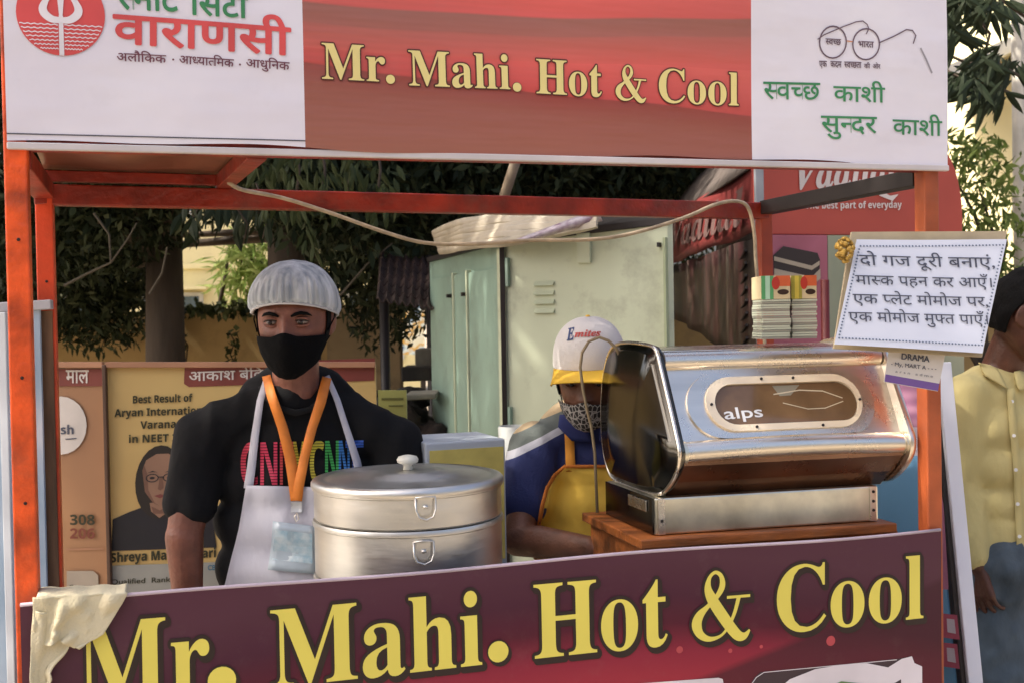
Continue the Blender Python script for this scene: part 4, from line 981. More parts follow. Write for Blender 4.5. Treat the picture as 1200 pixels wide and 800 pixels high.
b.capsule(sl3, el3, .059, .052); b.capsule(el3, el3.lerp(wr3, .93), .052, .040); b.capsule(sr3, el3r, .059, .052); b.capsule(el3r, el3r.lerp(wr3r, .93), .052, .04)
rot = Matrix((sh_s, sh_f, UZ)).transposed()
for z, w, d in ((1.36, .14, .085), (1.28, .168, .11), (1.18, .168, .118), (1.08, .158, .118), (1.0, .162, .122), (.97, .166, .126)): b.ell(V((C3.x, C3.y, z)), (w, d, .1), rot)
m_ysh = M('pale_yellow_cotton', 'C0B27A', .88, var=.08, vs=5, bump=.9, bs=16, stretch=(1, 1, .6))
sh3, bv3 = remeshed(b, 'shirt', m_ysh, v3, .009, 14, folds(11, .005, (1.2, 1.2, .6), 5))
for rows in ([((1146, 424), (1168, 432)), ((1150, 432), (1176, 446)), ((1154, 440), (1180, 456))], [((1188, 436), (1210, 430)), ((1190, 448), (1212, 440)), ((1194, 458), (1206, 456))]):
    b = rows_surface(rows, bv3, .014, 6, 3.0, 3); b.solid(.004); b.build('collar', m_ysh, sh3, smooth=True)
b = strip([(1184, 455), (1187, 500), (1192, 550), (1194, 600), (1196, 645)], 9, bv3, .008, 3.0); b.solid(.002); b.build('placket', m_ysh, sh3, smooth=True)
b = MB()
for y in (470, 510, 550, 590, 628):
    r = bv3.ray_cast(CO, ray(1186 + (y - 470) * .055, y).normalized())
    if r[0] is not None: b.lathe([(0, .002), (.0045, .002), (.005, 0)], r[0] - ray(1186, y).normalized() * .011, 10, axis=-ray(1186, y))
b.build('button', m_white, sh3)
b = strip([(1170, 500), (1171, 530), (1174, 545), (1186, 545)], 2, bv3, .006, 3.0); b.bm.free()
jn, bvj = legs('jeans', V((C3.x, C3.y, .90)), .9, .15, m_denim, v3, (.72, -.70, 0))
hb = MB()
o_ = patch(48, 312, lambda az: 14 - 44 * min(1, max(0, (min(az, 360 - az) - 98) / 22)), 84, lambda az, el: .012 + .006 * noise.noise(V((az * .05, el * .06, 1))), 90, 40, hm3, 0, .006); o_.build('hair', m_hair, v3, smooth=True)
o_ = patch(-60, 60, 34, 86, lambda az, el: .012 + .006 * noise.noise(V((az * .05, el * .06, 4))), 60, 20, hm3, 0, .006); o_.build('hair', m_hair, v3, smooth=True)
hb.bm.free()
eyes(hm3, v3, skin=m_skin3)

# ------------------------------------------------------------------ paper notice and small things on the cart
nc = [at(1002, 282, 2.265), at(1177, 282, 2.32), at(1150, 414, 2.26), at(976, 404, 2.21)]
def quad(mb, c, th):
    c = [V(p) for p in c]; n = (c[1] - c[0]).cross(c[3] - c[0]).normalized()
    if n.dot(CO - c[0]) > 0: n = -n
    mb.prism(c, n * th, 0); return mb
notice = thing('notice_board', (nc[0] + nc[1] + nc[2] + nc[3]) / 4, 'white paper notice with four lines of Hindi and beaded border tied to the right post', 'notice')
cb = [at(998, 272, 2.275), at(1180, 271, 2.33), at(1151, 418, 2.27), at(977, 408, 2.22)]
b = MB(); quad(b, cb, .006); b.build('cardboard', M('cardboard', 'B8A88A', .85, var=.12, vs=12, bump=.15, bs=30), notice)
NP = Plane(nc[3], nc[2] - nc[3], nc[0] - nc[3])
nu0 = [NP.hit(*p) for p in ((1002, 282), (1177, 282), (1150, 414), (976, 404))]
NP.disp = lambda u, v: .0025 * math.sin(u * 14 + v * 9)
b = MB()
def nq(s, t):
    A = V(nu0[0]).lerp(V(nu0[1]), s); B_ = V(nu0[3]).lerp(V(nu0[2]), s); q = A.lerp(B_, t); return NP.pt(q.x, q.y, .006)
b.grid(nq, 20, 14); b.solid(.0006); sheet_ = b.build('paper', M('notice_paper', 'D3D8E6', .6, var=.03), notice, smooth=30)
m_ink = M('grey_blue_ink', '4E5262', .6)
for t, x0, x1, yb, h in (('दो गज दूरी बनाएं,', 1005, 1163, 312, 18), ('मास~क पहन कर आएँ।', 1000, 1160, 335, 17), ('एक प~लेट मोमोज पर,', 997, 1156, 357, 17), ('एक मोमोज मुफ~त पाएँ।', 992, 1156, 378, 17)):
    text('lettering', t, NP, (x0, yb), (x1, yb + 3), h * .92, m_ink, sheet_, .003, off=.0085)
b = MB()
def bead(px, py):
    u, v = NP.hit(px, py); w, h = .0026, .0022; b.raw([NP.pt(u + x, v + y, .0085) for x, y in ((-w, 0), (0, -h), (w, 0), (0, h))], [(0, 1, 2, 3)])
for k in range(44):
    t = k / 43; bead(1006 + 166 * t, 290 - 1 * t); bead(981 + 168 * t, 397 + 8 * t)
for k in range(1, 29):
    t = k / 29; bead(1005 - 24.5 * t, 290 + 107 * t); bead(1172 - 24.5 * t, 289 + 115 * t)
b.build('bead_border', M('slate_ink', '5A6A84', .6), sheet_, norm=False)['kind'] = 'stuff'
# flower tuft on the notice corner
fl = MB()
cF = at(990, 293, 2.235)
for k in range(60):
    d = V((random.gauss(0, 1), random.gauss(0, 1), random.gauss(0, 1))).normalized(); c = cF + V((d.x * .018, d.y * .01, d.z * .024)); fl.ell(c, (.0055, .0055, .004), V((d)).to_track_quat('Z', 'Y').to_matrix(), 1)
tag(fl.build('flower_tuft', M('yellow_petals', 'C9A24A', .7, var=.3, vs=80, col2='8A6A2A'), smooth=True), 'small yellow dried flower tuft pinned at the top left corner of the notice', 'flowers')
# small card under the notice
cd = [at(1042, 408, 2.268), at(1108, 414, 2.285), at(1099, 458, 2.28), at(1036, 447, 2.26)]
card = MB(); quad(card, cd, .0015); tg = card.build('price_card', M('cream_card', 'D8D2CC', .55, var=.04)); tag(tg, 'small cream card with purple lower edge hanging under the paper notice', 'card')
CP = Plane(cd[3], cd[2] - cd[3], cd[0] - cd[3])
b = MB(); pxpoly(b, CP, [(1037.5, 438), (1100.5, 449), (1099, 457.5), (1036.5, 446.5)], .001); b.build('purple_band', M('purple_ink', '7A5AA0', .5), tg, norm=False)
text('lettering', 'DRAMA', CP, (1055, 420.5), (1088, 424), 7, m_ink, tg, .03, off=.004)
text('lettering', '- My, MART A - - -', CP, (1043, 428), (1096, 434), 4.5, m_ink, tg, .012, off=.004)
text('lettering', 'a r s n   a d m e', CP, (1048, 436), (1092, 442), 3, m_ink, tg, .0, off=.004)

# ice cream stacks on top of the machine
def stack(px0, px1, Y, label, c1, c2):
    a = at(px0, 408, Y); c = at(px1, 408, Y); w = (c - a).length; zt = 1.549; x = (c - a).normalized(); x.z = 0; y = UZ.cross(x)
    t = thing('plate_stack', (a + c) / 2 * V((1, 1, 0)) + UZ * zt if False else V(((a.x + c.x) / 2, Y, zt)), label, 'stack', 'stacks of packs on the machine')
    o = V((a.x, a.y, 0)); z = zt; k = 0
    while z < zt + .088:
        h = .0052; j = random.uniform(-.002, .002); b = MB()
        b.prism([o + x * (.001 + j) + UZ * z, o + x * (w - .001 + j) + UZ * z, o + x * (w - .001 + j) + y * .1 + UZ * z, o + x * (.001 + j) + y * .1 + UZ * z], UZ * h * .82, 0)
        b.build('plate', M('plate_white_green', 'C6CCB8', .5, var=.1) if k % 3 else M('plate_grey', '9A9A8C', .5), t); z += h; k += 1
    b = MB(); b.prism([o + UZ * z, o + x * w + UZ * z, o + x * w + y * .1 + UZ * z, o + y * .1 + UZ * z], UZ * .052, .001); bx_ = b.build('printed_pack', M('pack_cream', 'D8C8A0', .45), t)
    PP = Plane(o + UZ * z, x, UZ)
    def rc(name, u0, u1, v0, v1, mat, off):
        b = MB(); b.raw([PP.pt(w * u0, .052 * v0, off), PP.pt(w * u1, .052 * v0, off), PP.pt(w * u1, .052 * v1, off), PP.pt(w * u0, .052 * v1, off)], [(0, 1, 2, 3)]); b.build(name, mat, bx_, norm=False)
    rc('pack_print', 0, .42, 0, 1, c1, .0006); rc('pack_print', .14, .3, 0, 1, c2, .001); rc('pack_print', .5, 1, .55, 1, M('pack_orange', 'D8683C', .45), .0006)
    b = MB(); b.raw([PP.pt(w * (.75 + .2 * math.cos(q)), .052 * (.3 + .12 * math.sin(q)), .0009) for q in np.linspace(0, 6.28, 16)[:-1]], [tuple(range(15))]); b.build('pack_print', M('pack_choc', '3A2820', .4), bx_, norm=False)
    b = MB(); b.raw([PP.pt(w * (.5 + .14 * math.cos(q)), .052 * (.68 + .28 * math.sin(q)), .0009) for q in np.linspace(0, 6.28, 16)[:-1]], [tuple(range(15))]); b.build('pack_print', M('pack_red', 'C03A2C', .45), bx_, norm=False)
stack(893, 927, 2.47, 'left stack of paper plates topped by a green and orange printed pack', M('pack_green', '5CA86C', .45), M('pack_mint', 'B4DCC0', .45))
stack(928, 958, 2.48, 'right stack of paper plates topped by a yellow and orange printed pack', M('pack_olive', 'A8A040', .45), M('pack_yellow', 'D8C450', .45))

# rag
rag = MB(); LP_ = LOWP
def curve(pts, t):
    n = len(pts) - 1; x = t * n; i = min(int(x), n - 1); f = x - i; return V(pts[i]).lerp(V(pts[i + 1]), f)
def ragA(s, t):
    l = curve([(40, 697), (40, 715), (41, 735), (46, 749)], t); r = curve([(150, 691), (139, 712), (122, 739), (96, 754)], t); q = l.lerp(r, s)
    q.y += 3 * math.sin(s * 9) * t
    o = .010 + .010 * noise.noise(V((s * 4.2, t * 2.2, 2))) + .007 * math.exp(-((s - .32) / .05) ** 2) * (t + .2) + .004 * math.sin(s * 15 + t * 5) + .004 * math.sin(s * 24 + 3 * noise.noise(V((s * 3, t * 4, 7)))) * (.3 + t) * (1 - t * .4)
    return LP_.px(q.x, q.y, max(o, .009))
rag.grid(ragA, 60, 30)
def ragB(s, t):
    l = curve([(41, 712), (38, 745), (36, 790), (38, 850), (42, 900)], t); r = curve([(76, 718), (84, 750), (62, 785), (58, 806), (56, 900)], t); q = l.lerp(r, s); q.x += 2 * math.sin(t * 24) * s
    o = .006 + .010 * math.sin(s * 6 + t * 3) * (1 - .3 * t) + .006 * noise.noise(V((s * 4, t * 6, 8)))
    return LP_.px(q.x, q.y, max(.003, o))
rag.grid(ragB, 24, 60)
def ragC(s, t):
    q = V((44 + 104 * s, 0)); p = LP_.px(q.x, 697 - 5 * s, .012 * (1 - t)); return p + E2 * .06 * t + UZ * (.004 * math.sin(t * 3) + .0012 * math.sin(s * 20))
rag.grid(ragC, 40, 8); rag.solid(.0025)
tag(rag.build('rag', M('cream_cotton_rag', 'D6CEB2', .95, vs=5, bump=.3, bs=260, col2='C6BC9C', dirt=.12), smooth=True), 'crumpled cream cotton rag hanging over the left end of the cart edge', 'rag')

# white box and cup behind the pot
b = MB(); p0, p1 = at(498, 509, 2.55), at(592, 515, 2.62)
bxw = thing('carton', V(((p0.x + p1.x) / 2, 2.6, 1.0205)), 'white box with yellow front panel behind the steamer pot', 'box')
x = (p1 - p0); x.z = 0; y = V((-x.y, x.x, 0)).normalized() * .2; p0.z = 1.0
def bz(py, Y): return at(545, py, Y).z
b.prism([V((p0.x, p0.y, 1.021)), V((p0.x, p0.y, 1.021)) + x, V((p0.x, p0.y, 1.021)) + x + y, V((p0.x, p0.y, 1.021)) + y], UZ * (bz(517, 2.57) - 1.021), .004); b.build('box_body', M('white_card_box', 'B4BCC4', .6, var=.05), bxw)
pn = V((p0.x, p0.y, 1.04)) + x * .05 - y.normalized() * .0035
b = MB(); b.prism([pn, pn + x * .92, pn + x * .92 + UZ * (bz(526, 2.57) - 1.04), pn + UZ * (bz(526, 2.57) - 1.04)], y.normalized() * .003); b.build('front_panel', M('pale_yellow_print', 'D6C468', .6, var=.15, vs=14), bxw)
cu = at(603, 516, 3.02)
b = MB(); z0 = 1.0205; b.lathe([(0, z0), (.03, z0), (.045, 1.31), (.042, 1.315), (.028, z0 + .01), (0, z0 + .01)], V((cu.x, cu.y, 0)), 32)
tag(b.build('paper_cup_stack', M('white_paper', 'D4D8D4', .5, var=.04), smooth=40), 'tall white paper cups between the box and the striped shirt', 'cups')

# cable looping along the back beam
pts = [at(x, y, Y) for x, y, Y in ((268, 214, 2.36), (285, 223, 2.42), (330, 232, 2.50), (385, 249, 2.54), (450, 272, 2.58), (500, 285, 2.62), (560, 286, 2.66), (620, 282, 2.70), (690, 281, 2.74), (740, 274, 2.78), (800, 256, 2.84), (838, 240, 2.88), (862, 236, 2.91), (877, 244, 2.93), (884, 275, 2.94), (886, 310, 2.94), (891, 360, 2.94), (896, 400, 2.93), (897, 440, 2.93))]
def spl(P, n=5):
    out = []
    for k in range(len(P) - 1):
        a, p, q, c = (P[max(0, min(len(P) - 1, j))] for j in (k - 1, k, k + 1, k + 2))
        for i in range(n):
            t = i / n; out.append(.5 * (2 * p + (q - a) * t + (2 * a - 5 * p + 4 * q - c) * t * t + (3 * p - a - 3 * q + c) * t ** 3))
    return out + [P[-1]]
b = MB(); b.tube(spl(pts), .0048, 8); tag(b.build('cable', M('beige_cable', 'BBA98C', .5, var=.2, vs=30), smooth=True), 'beige cable sagging below the back beam of the cart', 'cable')

# ------------------------------------------------------------------ boards at both sides
nb = thing('leaning_board', V((at(8, 500, 2.2).x, 2.2, 0)), 'pale blue and white framed board at the left edge of the cart', 'board')
def vquad(name, px0, px1, ytop, Y0, Y1, zb, mat, par, th=.01, ytop1=None):
    a, c = at(px0, ytop, Y0), at(px1, ytop if ytop1 is None else ytop1, Y1); b = MB()
    quad(b, [a, c, V((c.x, c.y, zb)), V((a.x, a.y, zb))], th); return b.build(name, mat, par)
def poster(name, stops, sc=3, seed=0, dist=0):
    m = bpy.data.materials.new(name); m.use_nodes = True; N, L, b = nodes(m); b.inputs['Roughness'].default_value = .45; tc = N.new('ShaderNodeTexCoord')
    mp = N.new('ShaderNodeMapping'); mp.inputs['Location'].default_value = (seed, seed, seed); L.new(tc.outputs['Object'], mp.inputs[0])
    n = N.new('ShaderNodeTexNoise'); n.inputs['Scale'].default_value = sc; n.inputs['Detail'].default_value = 3; n.inputs['Distortion'].default_value = dist; L.new(mp.outputs[0], n.inputs[0])
    L.new(ramp_(N, L, n.outputs[0], stops), b.inputs['Base Color']); return m
vquad('poster_sheet', -60, 46, 364, 2.28, 2.30, .3, poster('pale_blue_print', [(.3, 'C8CEDA'), (.45, 'D2D4DC'), (.55, 'A9BACB'), (.7, '7F9CB4')], 3, 2), nb, ytop1=357)
vquad('wood_panel', 22, 61, 366, 2.315, 2.33, .3, M('grained_brown_wood', '7A5A40', .6, var=.35, vs=4, stretch=(8, 8, 1)), nb, ytop1=364)
b = MB(); b.beam(at(-60, 364, 2.27), at(61, 357, 2.31), .03, .02); b.build('top_rail', M('pale_rail', 'B9B7BC', .5), nb)
a = at(4, 366, 2.26); b = MB(); b.beam(V((a.x, a.y, .2)), a, .017, .02, up=(0, 1, 0)); b.build('frame_post', M('white_rail', 'CED4DA', .5), nb)

rb_ = thing('banner_stand', V((at(1120, 600, 2.75).x, 2.75, 0)), 'leaning banner stand with blue and pink print and white edge beside the right post', 'banner stand')
RP = [at(930, 425, 3.05), at(1084, 425, 2.78), at(1140, 1010, 2.55), at(1000, 1030, 2.85)]
rpm = bpy.data.materials.new('pink_blue_poster'); rpm.use_nodes = True; N, L, bb = nodes(rpm); bb.inputs['Roughness'].default_value = .45
tc = N.new('ShaderNodeTexCoord'); sp = N.new('ShaderNodeSeparateXYZ'); L.new(tc.outputs['Object'], sp.inputs[0])
wv = N.new('ShaderNodeTexWave'); wv.wave_type = 'RINGS'; wv.inputs['Scale'].default_value = 9; wv.inputs['Distortion'].default_value = 1.5; L.new(tc.outputs['Object'], wv.inputs[0])
pk = mix_(N, L, wv.outputs[1], lin('A87890'), lin('8A5C7A'))
n = N.new('ShaderNodeTexNoise'); n.inputs['Scale'].default_value = 2.5; L.new(tc.outputs['Object'], n.inputs[0])
zf = math_(N, L, 'ADD', sp.outputs[2], math_(N, L, 'MULTIPLY', n.outputs[0], .1))
pk2 = mix_(N, L, ramp_(N, L, zf, [(0, '000000'), (1, '000000')]), pk, pk)
f1 = math_(N, L, 'GREATER_THAN', zf, 1.37); c = mix_(N, L, f1, lin('BDB4BE'), pk)
f2 = math_(N, L, 'GREATER_THAN', sp.outputs[2], 1.245); c = mix_(N, L, f2, lin('6698BC'), c)
L.new(c, bb.inputs['Base Color'])
b = MB(); quad(b, RP, .008); pf = b.build('poster_sheet', rpm, rb_)
e0, e1 = RP[1], RP[2]; dv = (e1 - e0).normalized(); sd_ = V((1, -.12, 0)).normalized()
b = MB(); b.beam(e0 + sd_ * .014, e1 + sd_ * .014, .012, .03, up=(0, 1, 0)); b.build('dark_edge', m_dark, rb_)
b = MB(); b.beam(e0 + sd_ * .037 - V((0, .012, 0)), e1 + sd_ * .037 - V((0, .012, 0)), .034, .03, up=(0, 1, 0)); b.build('white_frame', M('white_frame_paint', 'D8DAE4', .45, var=.04), rb_)
RPl = Plane(RP[3], RP[2] - RP[3], RP[0] - RP[3])
b = MB(); pxpoly(b, RPl, [(1098, 555), (1106, 590), (1112, 690), (1103, 690)], .001); b.build('pink_print', M('pink_print', 'A8708C', .5), pf, norm=False)
for y in (718, 752):
    b = MB(); pxpoly(b, RPl, [(1104, y), (1122, y + 2), (1125, y + 31), (1104, y + 28)], .001); w_ = b.build('house_print', M('rose_print', 'B05A70', .5), pf, norm=False)
    b = MB(); pxpoly(b, RPl, [(1110, y + 6), (1119, y + 7), (1121, y + 24), (1111, y + 22)], .002); b.build('window_print', M('light_print', 'C8C0CC', .5), pf, norm=False)

# advertising boards behind the vendor
m_ad1 = poster('ochre_print', [(.3, '9A7050'), (.7, 'B4885E')], 1.2, 1); m_ad2 = poster('yellow_print', [(.3, 'BE9C60'), (.7, 'CCB070')], 1.2, 5)
m_ad2b = M('ad_header_brown', '7C3A30', .5); m_ink2 = M('olive_ink', '2C2C14', .6); m_ad_wh = M('ad_white', 'D8D0C8', .5); m_adf = M('board_frame', 'B08060', .5)
AD1 = thing('advert_board', V((at(90, 600, 3.62).x, 3.62, 0)), 'ochre advert board with round logo and the numbers 308 and 206', 'advert board', 'advert boards behind the vendor')
AD2 = thing('advert_board', V((at(210, 600, 3.6).x, 3.6, 0)), 'yellow advert board with a portrait and exam result text behind the vendor', 'advert board', 'advert boards behind the vendor')
a1 = vquad('board_face', 20, 121.5, 427, 3.64, 3.62, .15, m_ad1, AD1, .03); a2 = vquad('board_face', 124, 440, 427, 3.60, 3.66, .15, m_ad2, AD2, .03)
A1 = Plane(at(20, 700, 3.64), at(121.5, 700, 3.62) - at(20, 700, 3.64), UZ); A1.o.z = at(20, 700, 3.64).z
A2 = Plane(at(124, 700, 3.60), at(440, 700, 3.66) - at(124, 700, 3.60), UZ)
for A in (A1, A2): A.ex.z = 0; A.ex.normalize(); A.n = A.ex.cross(A.ey); A.n = -A.n if A.n.dot(CO - A.o) < 0 else A.n
b = MB(); pxpoly(b, A1, [(30, 432), (120, 432), (120, 452), (30, 452)], .004); b.build('header', m_ad2b, a1, norm=False)
text('lettering', 'माल', A1, (78, 448), (105, 448), 15, m_ad_wh, a1, .015, off=.006)
b = MB(); pxpoly(b, A1, arc(72, 498, 30, 34), .004); b.build('logo_disc', m_ad_wh, a1, norm=False)
text('lettering', sansbold('sh'), A1, (72, 508), (87, 508), 11, m_ink, a1, .01, off=.006)
b = MB(); polyline(b, A1, [(78, 514), (90, 513)], .004, .006); b.build('underline', m_ink, a1, norm=False)
text('lettering', sansbold('308'), A1, (83, 614), (112, 614), 12, m_ink2, a1, .01, off=.006)
text('lettering', sansbold('206'), A1, (83, 630), (112, 630), 12, M('brick_ink', '7A3A2A', .5), a1, .01, off=.006)
b = MB(); polyline(b, A1, [(79, 643), (121, 642)], .006, .005); b.build('rule', m_adf, a1, norm=False)
b = MB(); pxpoly(b, A1, [(79, 668), (110, 668), (116, 673), (116, 700), (79, 700)], .005); b.build('info_box', M('ad_grey', 'A89C8C', .5), a1, norm=False)
text('lettering', 'Contact', A1, (82, 690), (110, 690), 6, m_ink2, a1, .015, off=.007)
b = MB(); pxpoly(b, A2, [(211, 430), (430, 430), (430, 456), (213, 456), (207, 452), (207, 434)], .004); b.build('header', m_ad2b, a2, norm=False)
text('lettering', 'आकाश बेिव', A2, (213, 449), (300, 449), 15, m_ad_wh, a2, .012, off=.006)
for t, x0, x1, y in (('Best Result of', 148, 218, 473), ('Aryan International', 127, 240, 488), ('Varanasi', 158, 209, 503), ('in NEET 2020', 145, 224, 519)):
    text('lettering', sansbold(t), A2, (x0, y), (x1, y), 9.5, m_ink2, a2, .012, off=.006)
text('lettering', sansbold('Shreya Maheshwari'), A2, (129, 658), (252, 656), 11.5, m_ink2, a2, .02, off=.006)
b = MB(); pxpoly(b, A2, [(126, 662), (262, 662), (262, 700), (126, 700)], .005); b.build('info_box', M('ad_grey2', '9C9C94', .5), a2, norm=False)
text('lettering', 'Qualified  Rank', A2, (130, 684), (200, 683), 6, m_ink2, a2, .01, off=.007)
text('lettering', 'CBSE', A2, (243, 671), (259, 671), 6, M('ad_blue', '2C6A8C', .5), a2, .02, off=.007)
# plain printed portrait: shoulders, neck, face, glasses, hair
def print_(pts, mat, off, nm='portrait_print'):
    b = MB(); pxpoly(b, A2, pts, off); b.build(nm, mat, a2, norm=False)
m_pf = M('portrait_skin', '94705A', .5); m_pd = M('portrait_dark', '141420', .5)
print_([(129, 645), (129, 608), (148, 600), (163, 595), (172, 590), (200, 590), (218, 598), (246, 606), (252, 645)], m_pd, .004)
print_(arc(183, 566, 29, 43), M('portrait_hair', '1E1612', .5), .005)
print_([(172, 590), (197, 590), (196, 600), (184, 608), (174, 600)], m_pf, .0055)
print_([(162, 552), (166, 540), (178, 533), (192, 533), (203, 541), (206, 556), (204, 572), (196, 588), (186, 594), (176, 590), (166, 577)], m_pf, .006)
b = MB(); polyline(b, A2, arc(174, 561, 7, 4.5), .003, .007); polyline(b, A2, arc(194, 561, 7, 4.5), .003, .007); polyline(b, A2, [(181, 560), (187, 560)], .003, .007); b.build('portrait_glasses', m_pd, a2, norm=False)
m_ps = M('portrait_shade', '745242', .5)
print_([(162, 552), (164, 545), (168, 556), (170, 575), (178, 590), (184, 594), (176, 590), (166, 577)], m_ps, .0065); print_([(183, 560), (186, 560), (188, 573), (184, 576), (181, 574)], m_ps, .0066)
print_([(174, 594), (184, 599), (195, 594), (192, 603), (177, 603)], m_ps, .0063)
for x0 in (168, 188): print_([(x0, 555), (x0 + 6, 552.5), (x0 + 12, 554.5), (x0 + 6, 554)], m_pd, .0068); print_(arc(x0 + 6, 561, 3.2, 1.5, n=10), m_pd, .0068)
print_([(177, 582), (184, 580), (192, 582), (184, 585)], M('portrait_lip', '7C3C38', .5), .007)
b = MB(); a_, c_ = at(20, 427, 3.62), at(121.5, 427, 3.60); b.beam(a_, c_, .02, .018); b.build('frame', m_adf, AD1)
b = MB(); a_, c_ = at(124, 427, 3.59), at(440, 427, 3.65); b.beam(a_, c_, .02, .018); b.build('frame', m_adf, AD2)
b = MB(); a_ = at(122.5, 427, 3.585); b.beam(V((a_.x, a_.y, 0)), a_, .012, .02, up=(0, 1, 0)); b.build('frame', M('frame_dark', '5A4030', .5), AD2)
b = MB(); b.prism([at(443, 457, 3.9), at(476, 457, 3.9), V((at(476, 457, 3.9).x, 3.9, 0)), V((at(443, 457, 3.9).x, 3.9, 0))], (0, .02, 0)); yb_ = b.build('yellow_sign', M('yellow_green_board', 'A8A860', .5)); tag(yb_, 'small yellow green sign standing behind the vendor shoulder', 'sign')
YP = Plane(at(443, 500, 3.9), V((1, 0, 0)), UZ); b = MB(); polyline(b, YP, [(448, 467), (472, 467)], .008, .002); polyline(b, YP, [(456, 475), (472, 475)], .005, .002); b.build('sign_print', M('olive_print', '6A6A38', .5), yb_, norm=False)

# ------------------------------------------------------------------ green kiosk cabinet
kA, kB, kC = at(782, 262, 3.6), at(592, 285, 3.9), at(505, 307, 5.0)
kD = kC + (kA - kB) * .5 + V((.1, .3, .0)); kD.z = kC.z
kb = thing('electrical_cabinet', V((.2, 4.2, 0)), 'tall pale green metal electrical cabinet with louvres behind the vendors', 'cabinet')
m_gf = M('pale_green_paint', 'C6CDB0', .55, var=.08, vs=2.5, bump=.25, bs=6, dirt=.5, stretch=(1, 1, .25)); m_gs = M('sea_green_paint', '8EA898', .5, var=.15, vs=3, bump=.1, bs=8, dirt=.4, stretch=(1, 1, .3))
def wallq(name, p, q, mat, th=.02):
    b = MB(); c = [p, q, V((q.x, q.y, .05)), V((p.x, p.y, .05))]; n = (c[1] - c[0]).cross(c[3] - c[0]).normalized()
    if n.dot(CO - c[0]) > 0: n = -n
    b.prism(c, n * th, .002); return b.build(name, mat, kb)
ff = wallq('front_panel', kB, kA, m_gf)
def onq(name, p, q, s0, s1, z0, z1, mat, th=.012, par=None, prot=.012):
    P, Q = p.lerp(q, s0), p.lerp(q, s1); n = (q - p).cross(UZ).normalized()
    if n.dot(CO - p) < 0: n = -n
    n.z = 0; b = MB(); b.prism([V((P.x, P.y, z0)), V((Q.x, Q.y, z0)), V((Q.x, Q.y, z1)), V((P.x, P.y, z1))], n * prot, .001); return b.build(name, mat, par or kb)
wp = wallq('side_panel', kC, kB, m_gs)
for s0, s1 in ((.02, .36), (.38, .585), (.60, .96)):
    onq('door_leaf', kC, kB, s0, s1, .12, 1.79 + .0 * s0, m_gs)
for s in (.40, .59): onq('hinge_strip', kC, kB, s - .006, s + .006, .1, 1.8, m_gf, prot=.02)
for s in (.34, .55):
    onq('hook', kC, kB, s, s + .02, 1.70, 1.715, m_dark, prot=.03)
onq('corner_post', kC, kB, .965, 1.0, .05, 1.855, m_gf, prot=.02)
b = MB(); b.beam(kB + V((-.012, -.004, -1.8)), kB + V((-.012, -.004, .0)), .018, .018, up=(0, 1, 0)); b.build('corner_gap', m_dark, kb)
for k in range(4):
    b = MB(); u0, u1 = kB.lerp(kA, .19), kB.lerp(kA, .315); n = (kA - kB).cross(UZ).normalized(); n = -n if n.dot(CO - kB) < 0 else n
    zz = 1.735 - .0315 * k; p, q = V((u0.x, u0.y, zz)), V((u1.x, u1.y, zz)); b.raw([p, q, q - UZ * .016 + n * .014, p - UZ * .016 + n * .014, p - UZ * .017, q - UZ * .017], [(0, 1, 2, 3), (3, 2, 5, 4), (0, 3, 4), (1, 5, 2)]); b.build('louvre', m_gf, ff, norm=False)
onq('lock_plate', kB, kA, .93, .97, 1.02, 1.22, m_gs, prot=.02)
for z in (.5, 1.2, 1.72): onq('hinge', kB, kA, .012, .03, z, z + .10, m_gs, prot=.018)
onq('hinge_plate', kB, kA, .47, .55, 1.79, 1.93, m_gf, prot=.014); onq('door_edge', kB, kA, .985, 1.0, .05, 1.86, M('bright_green_edge', 'A9B48E', .5), prot=.02); onq('handle', kB, kA, .95, .965, 1.83, 1.845, m_dark, prot=.02)
b = MB(); b.prism([kA + V((.02, -.02, .0)), kB + V((-.02, -.02, 0)), kC + V((-.02, .02, 0)), kD + V((.02, .02, 0))], UZ * .02, 0); b.build('roof', m_dark, kb)
wallq('back_panel', kD, kC, m_gs); wallq('side_panel', kA, kD, m_gf)
# folded flex bundle lying on the cabinet
bun = thing('folded_banner', at(590, 275, 3.9), 'bundle of folded off white banner cloth lying on top of the green cabinet', 'folded cloth')
m_fold = M('off_white_flex', 'BDB29E', .55, var=.15, vs=8, bump=.2, bs=30)
for k in range(6):
    def fb(s, t, k=k):
        top = curve([(508, 272), (540, 258), (600, 249), (660, 244), (705, 243)], s); bot = curve([(516, 295), (545, 291), (590, 284), (650, 276), (700, 262)], s)
        f0, f1 = k / 6, (k + 1.25) / 6; q = top.lerp(bot, f0 + (f1 - f0) * t); Y = curve([(4.95, 0), (4.3, 0), (3.95, 0), (3.8, 0), (3.7, 0)], s).x
        return at(q.x, q.y, Y - .10 - .03 * math.sin(t * math.pi) - .012 * k) + UZ * .004 * math.sin(s * 14 + k * 2)
    b = MB(); b.grid(fb, 30, 5); b.solid(.01); b.build('fold', m_fold, bun, smooth=40)
b = MB()
def fb2(s, t):
    q = V((600, 284)).lerp(V((700, 246)), s); q2 = V((612, 284)).lerp(V((706, 258)), s); r = q.lerp(q2, t); return at(r.x, r.y, 3.55 - .02 * math.sin(t * 3))
b.grid(fb2, 20, 4); b.solid(.004); b.build('printed_fold', M('purple_white_print', '8A6A7A', .5, var=.3, vs=40, col2='C8C0C0'), bun, smooth=True)
b = MB(); b.prism([at(700, 246, 3.74), at(790, 240, 3.6), at(782, 263, 3.6), at(640, 280, 3.8)], (0, .35, 0)); b.build('bundle_base', M('dark_tarp', '3A3632', .7), bun)
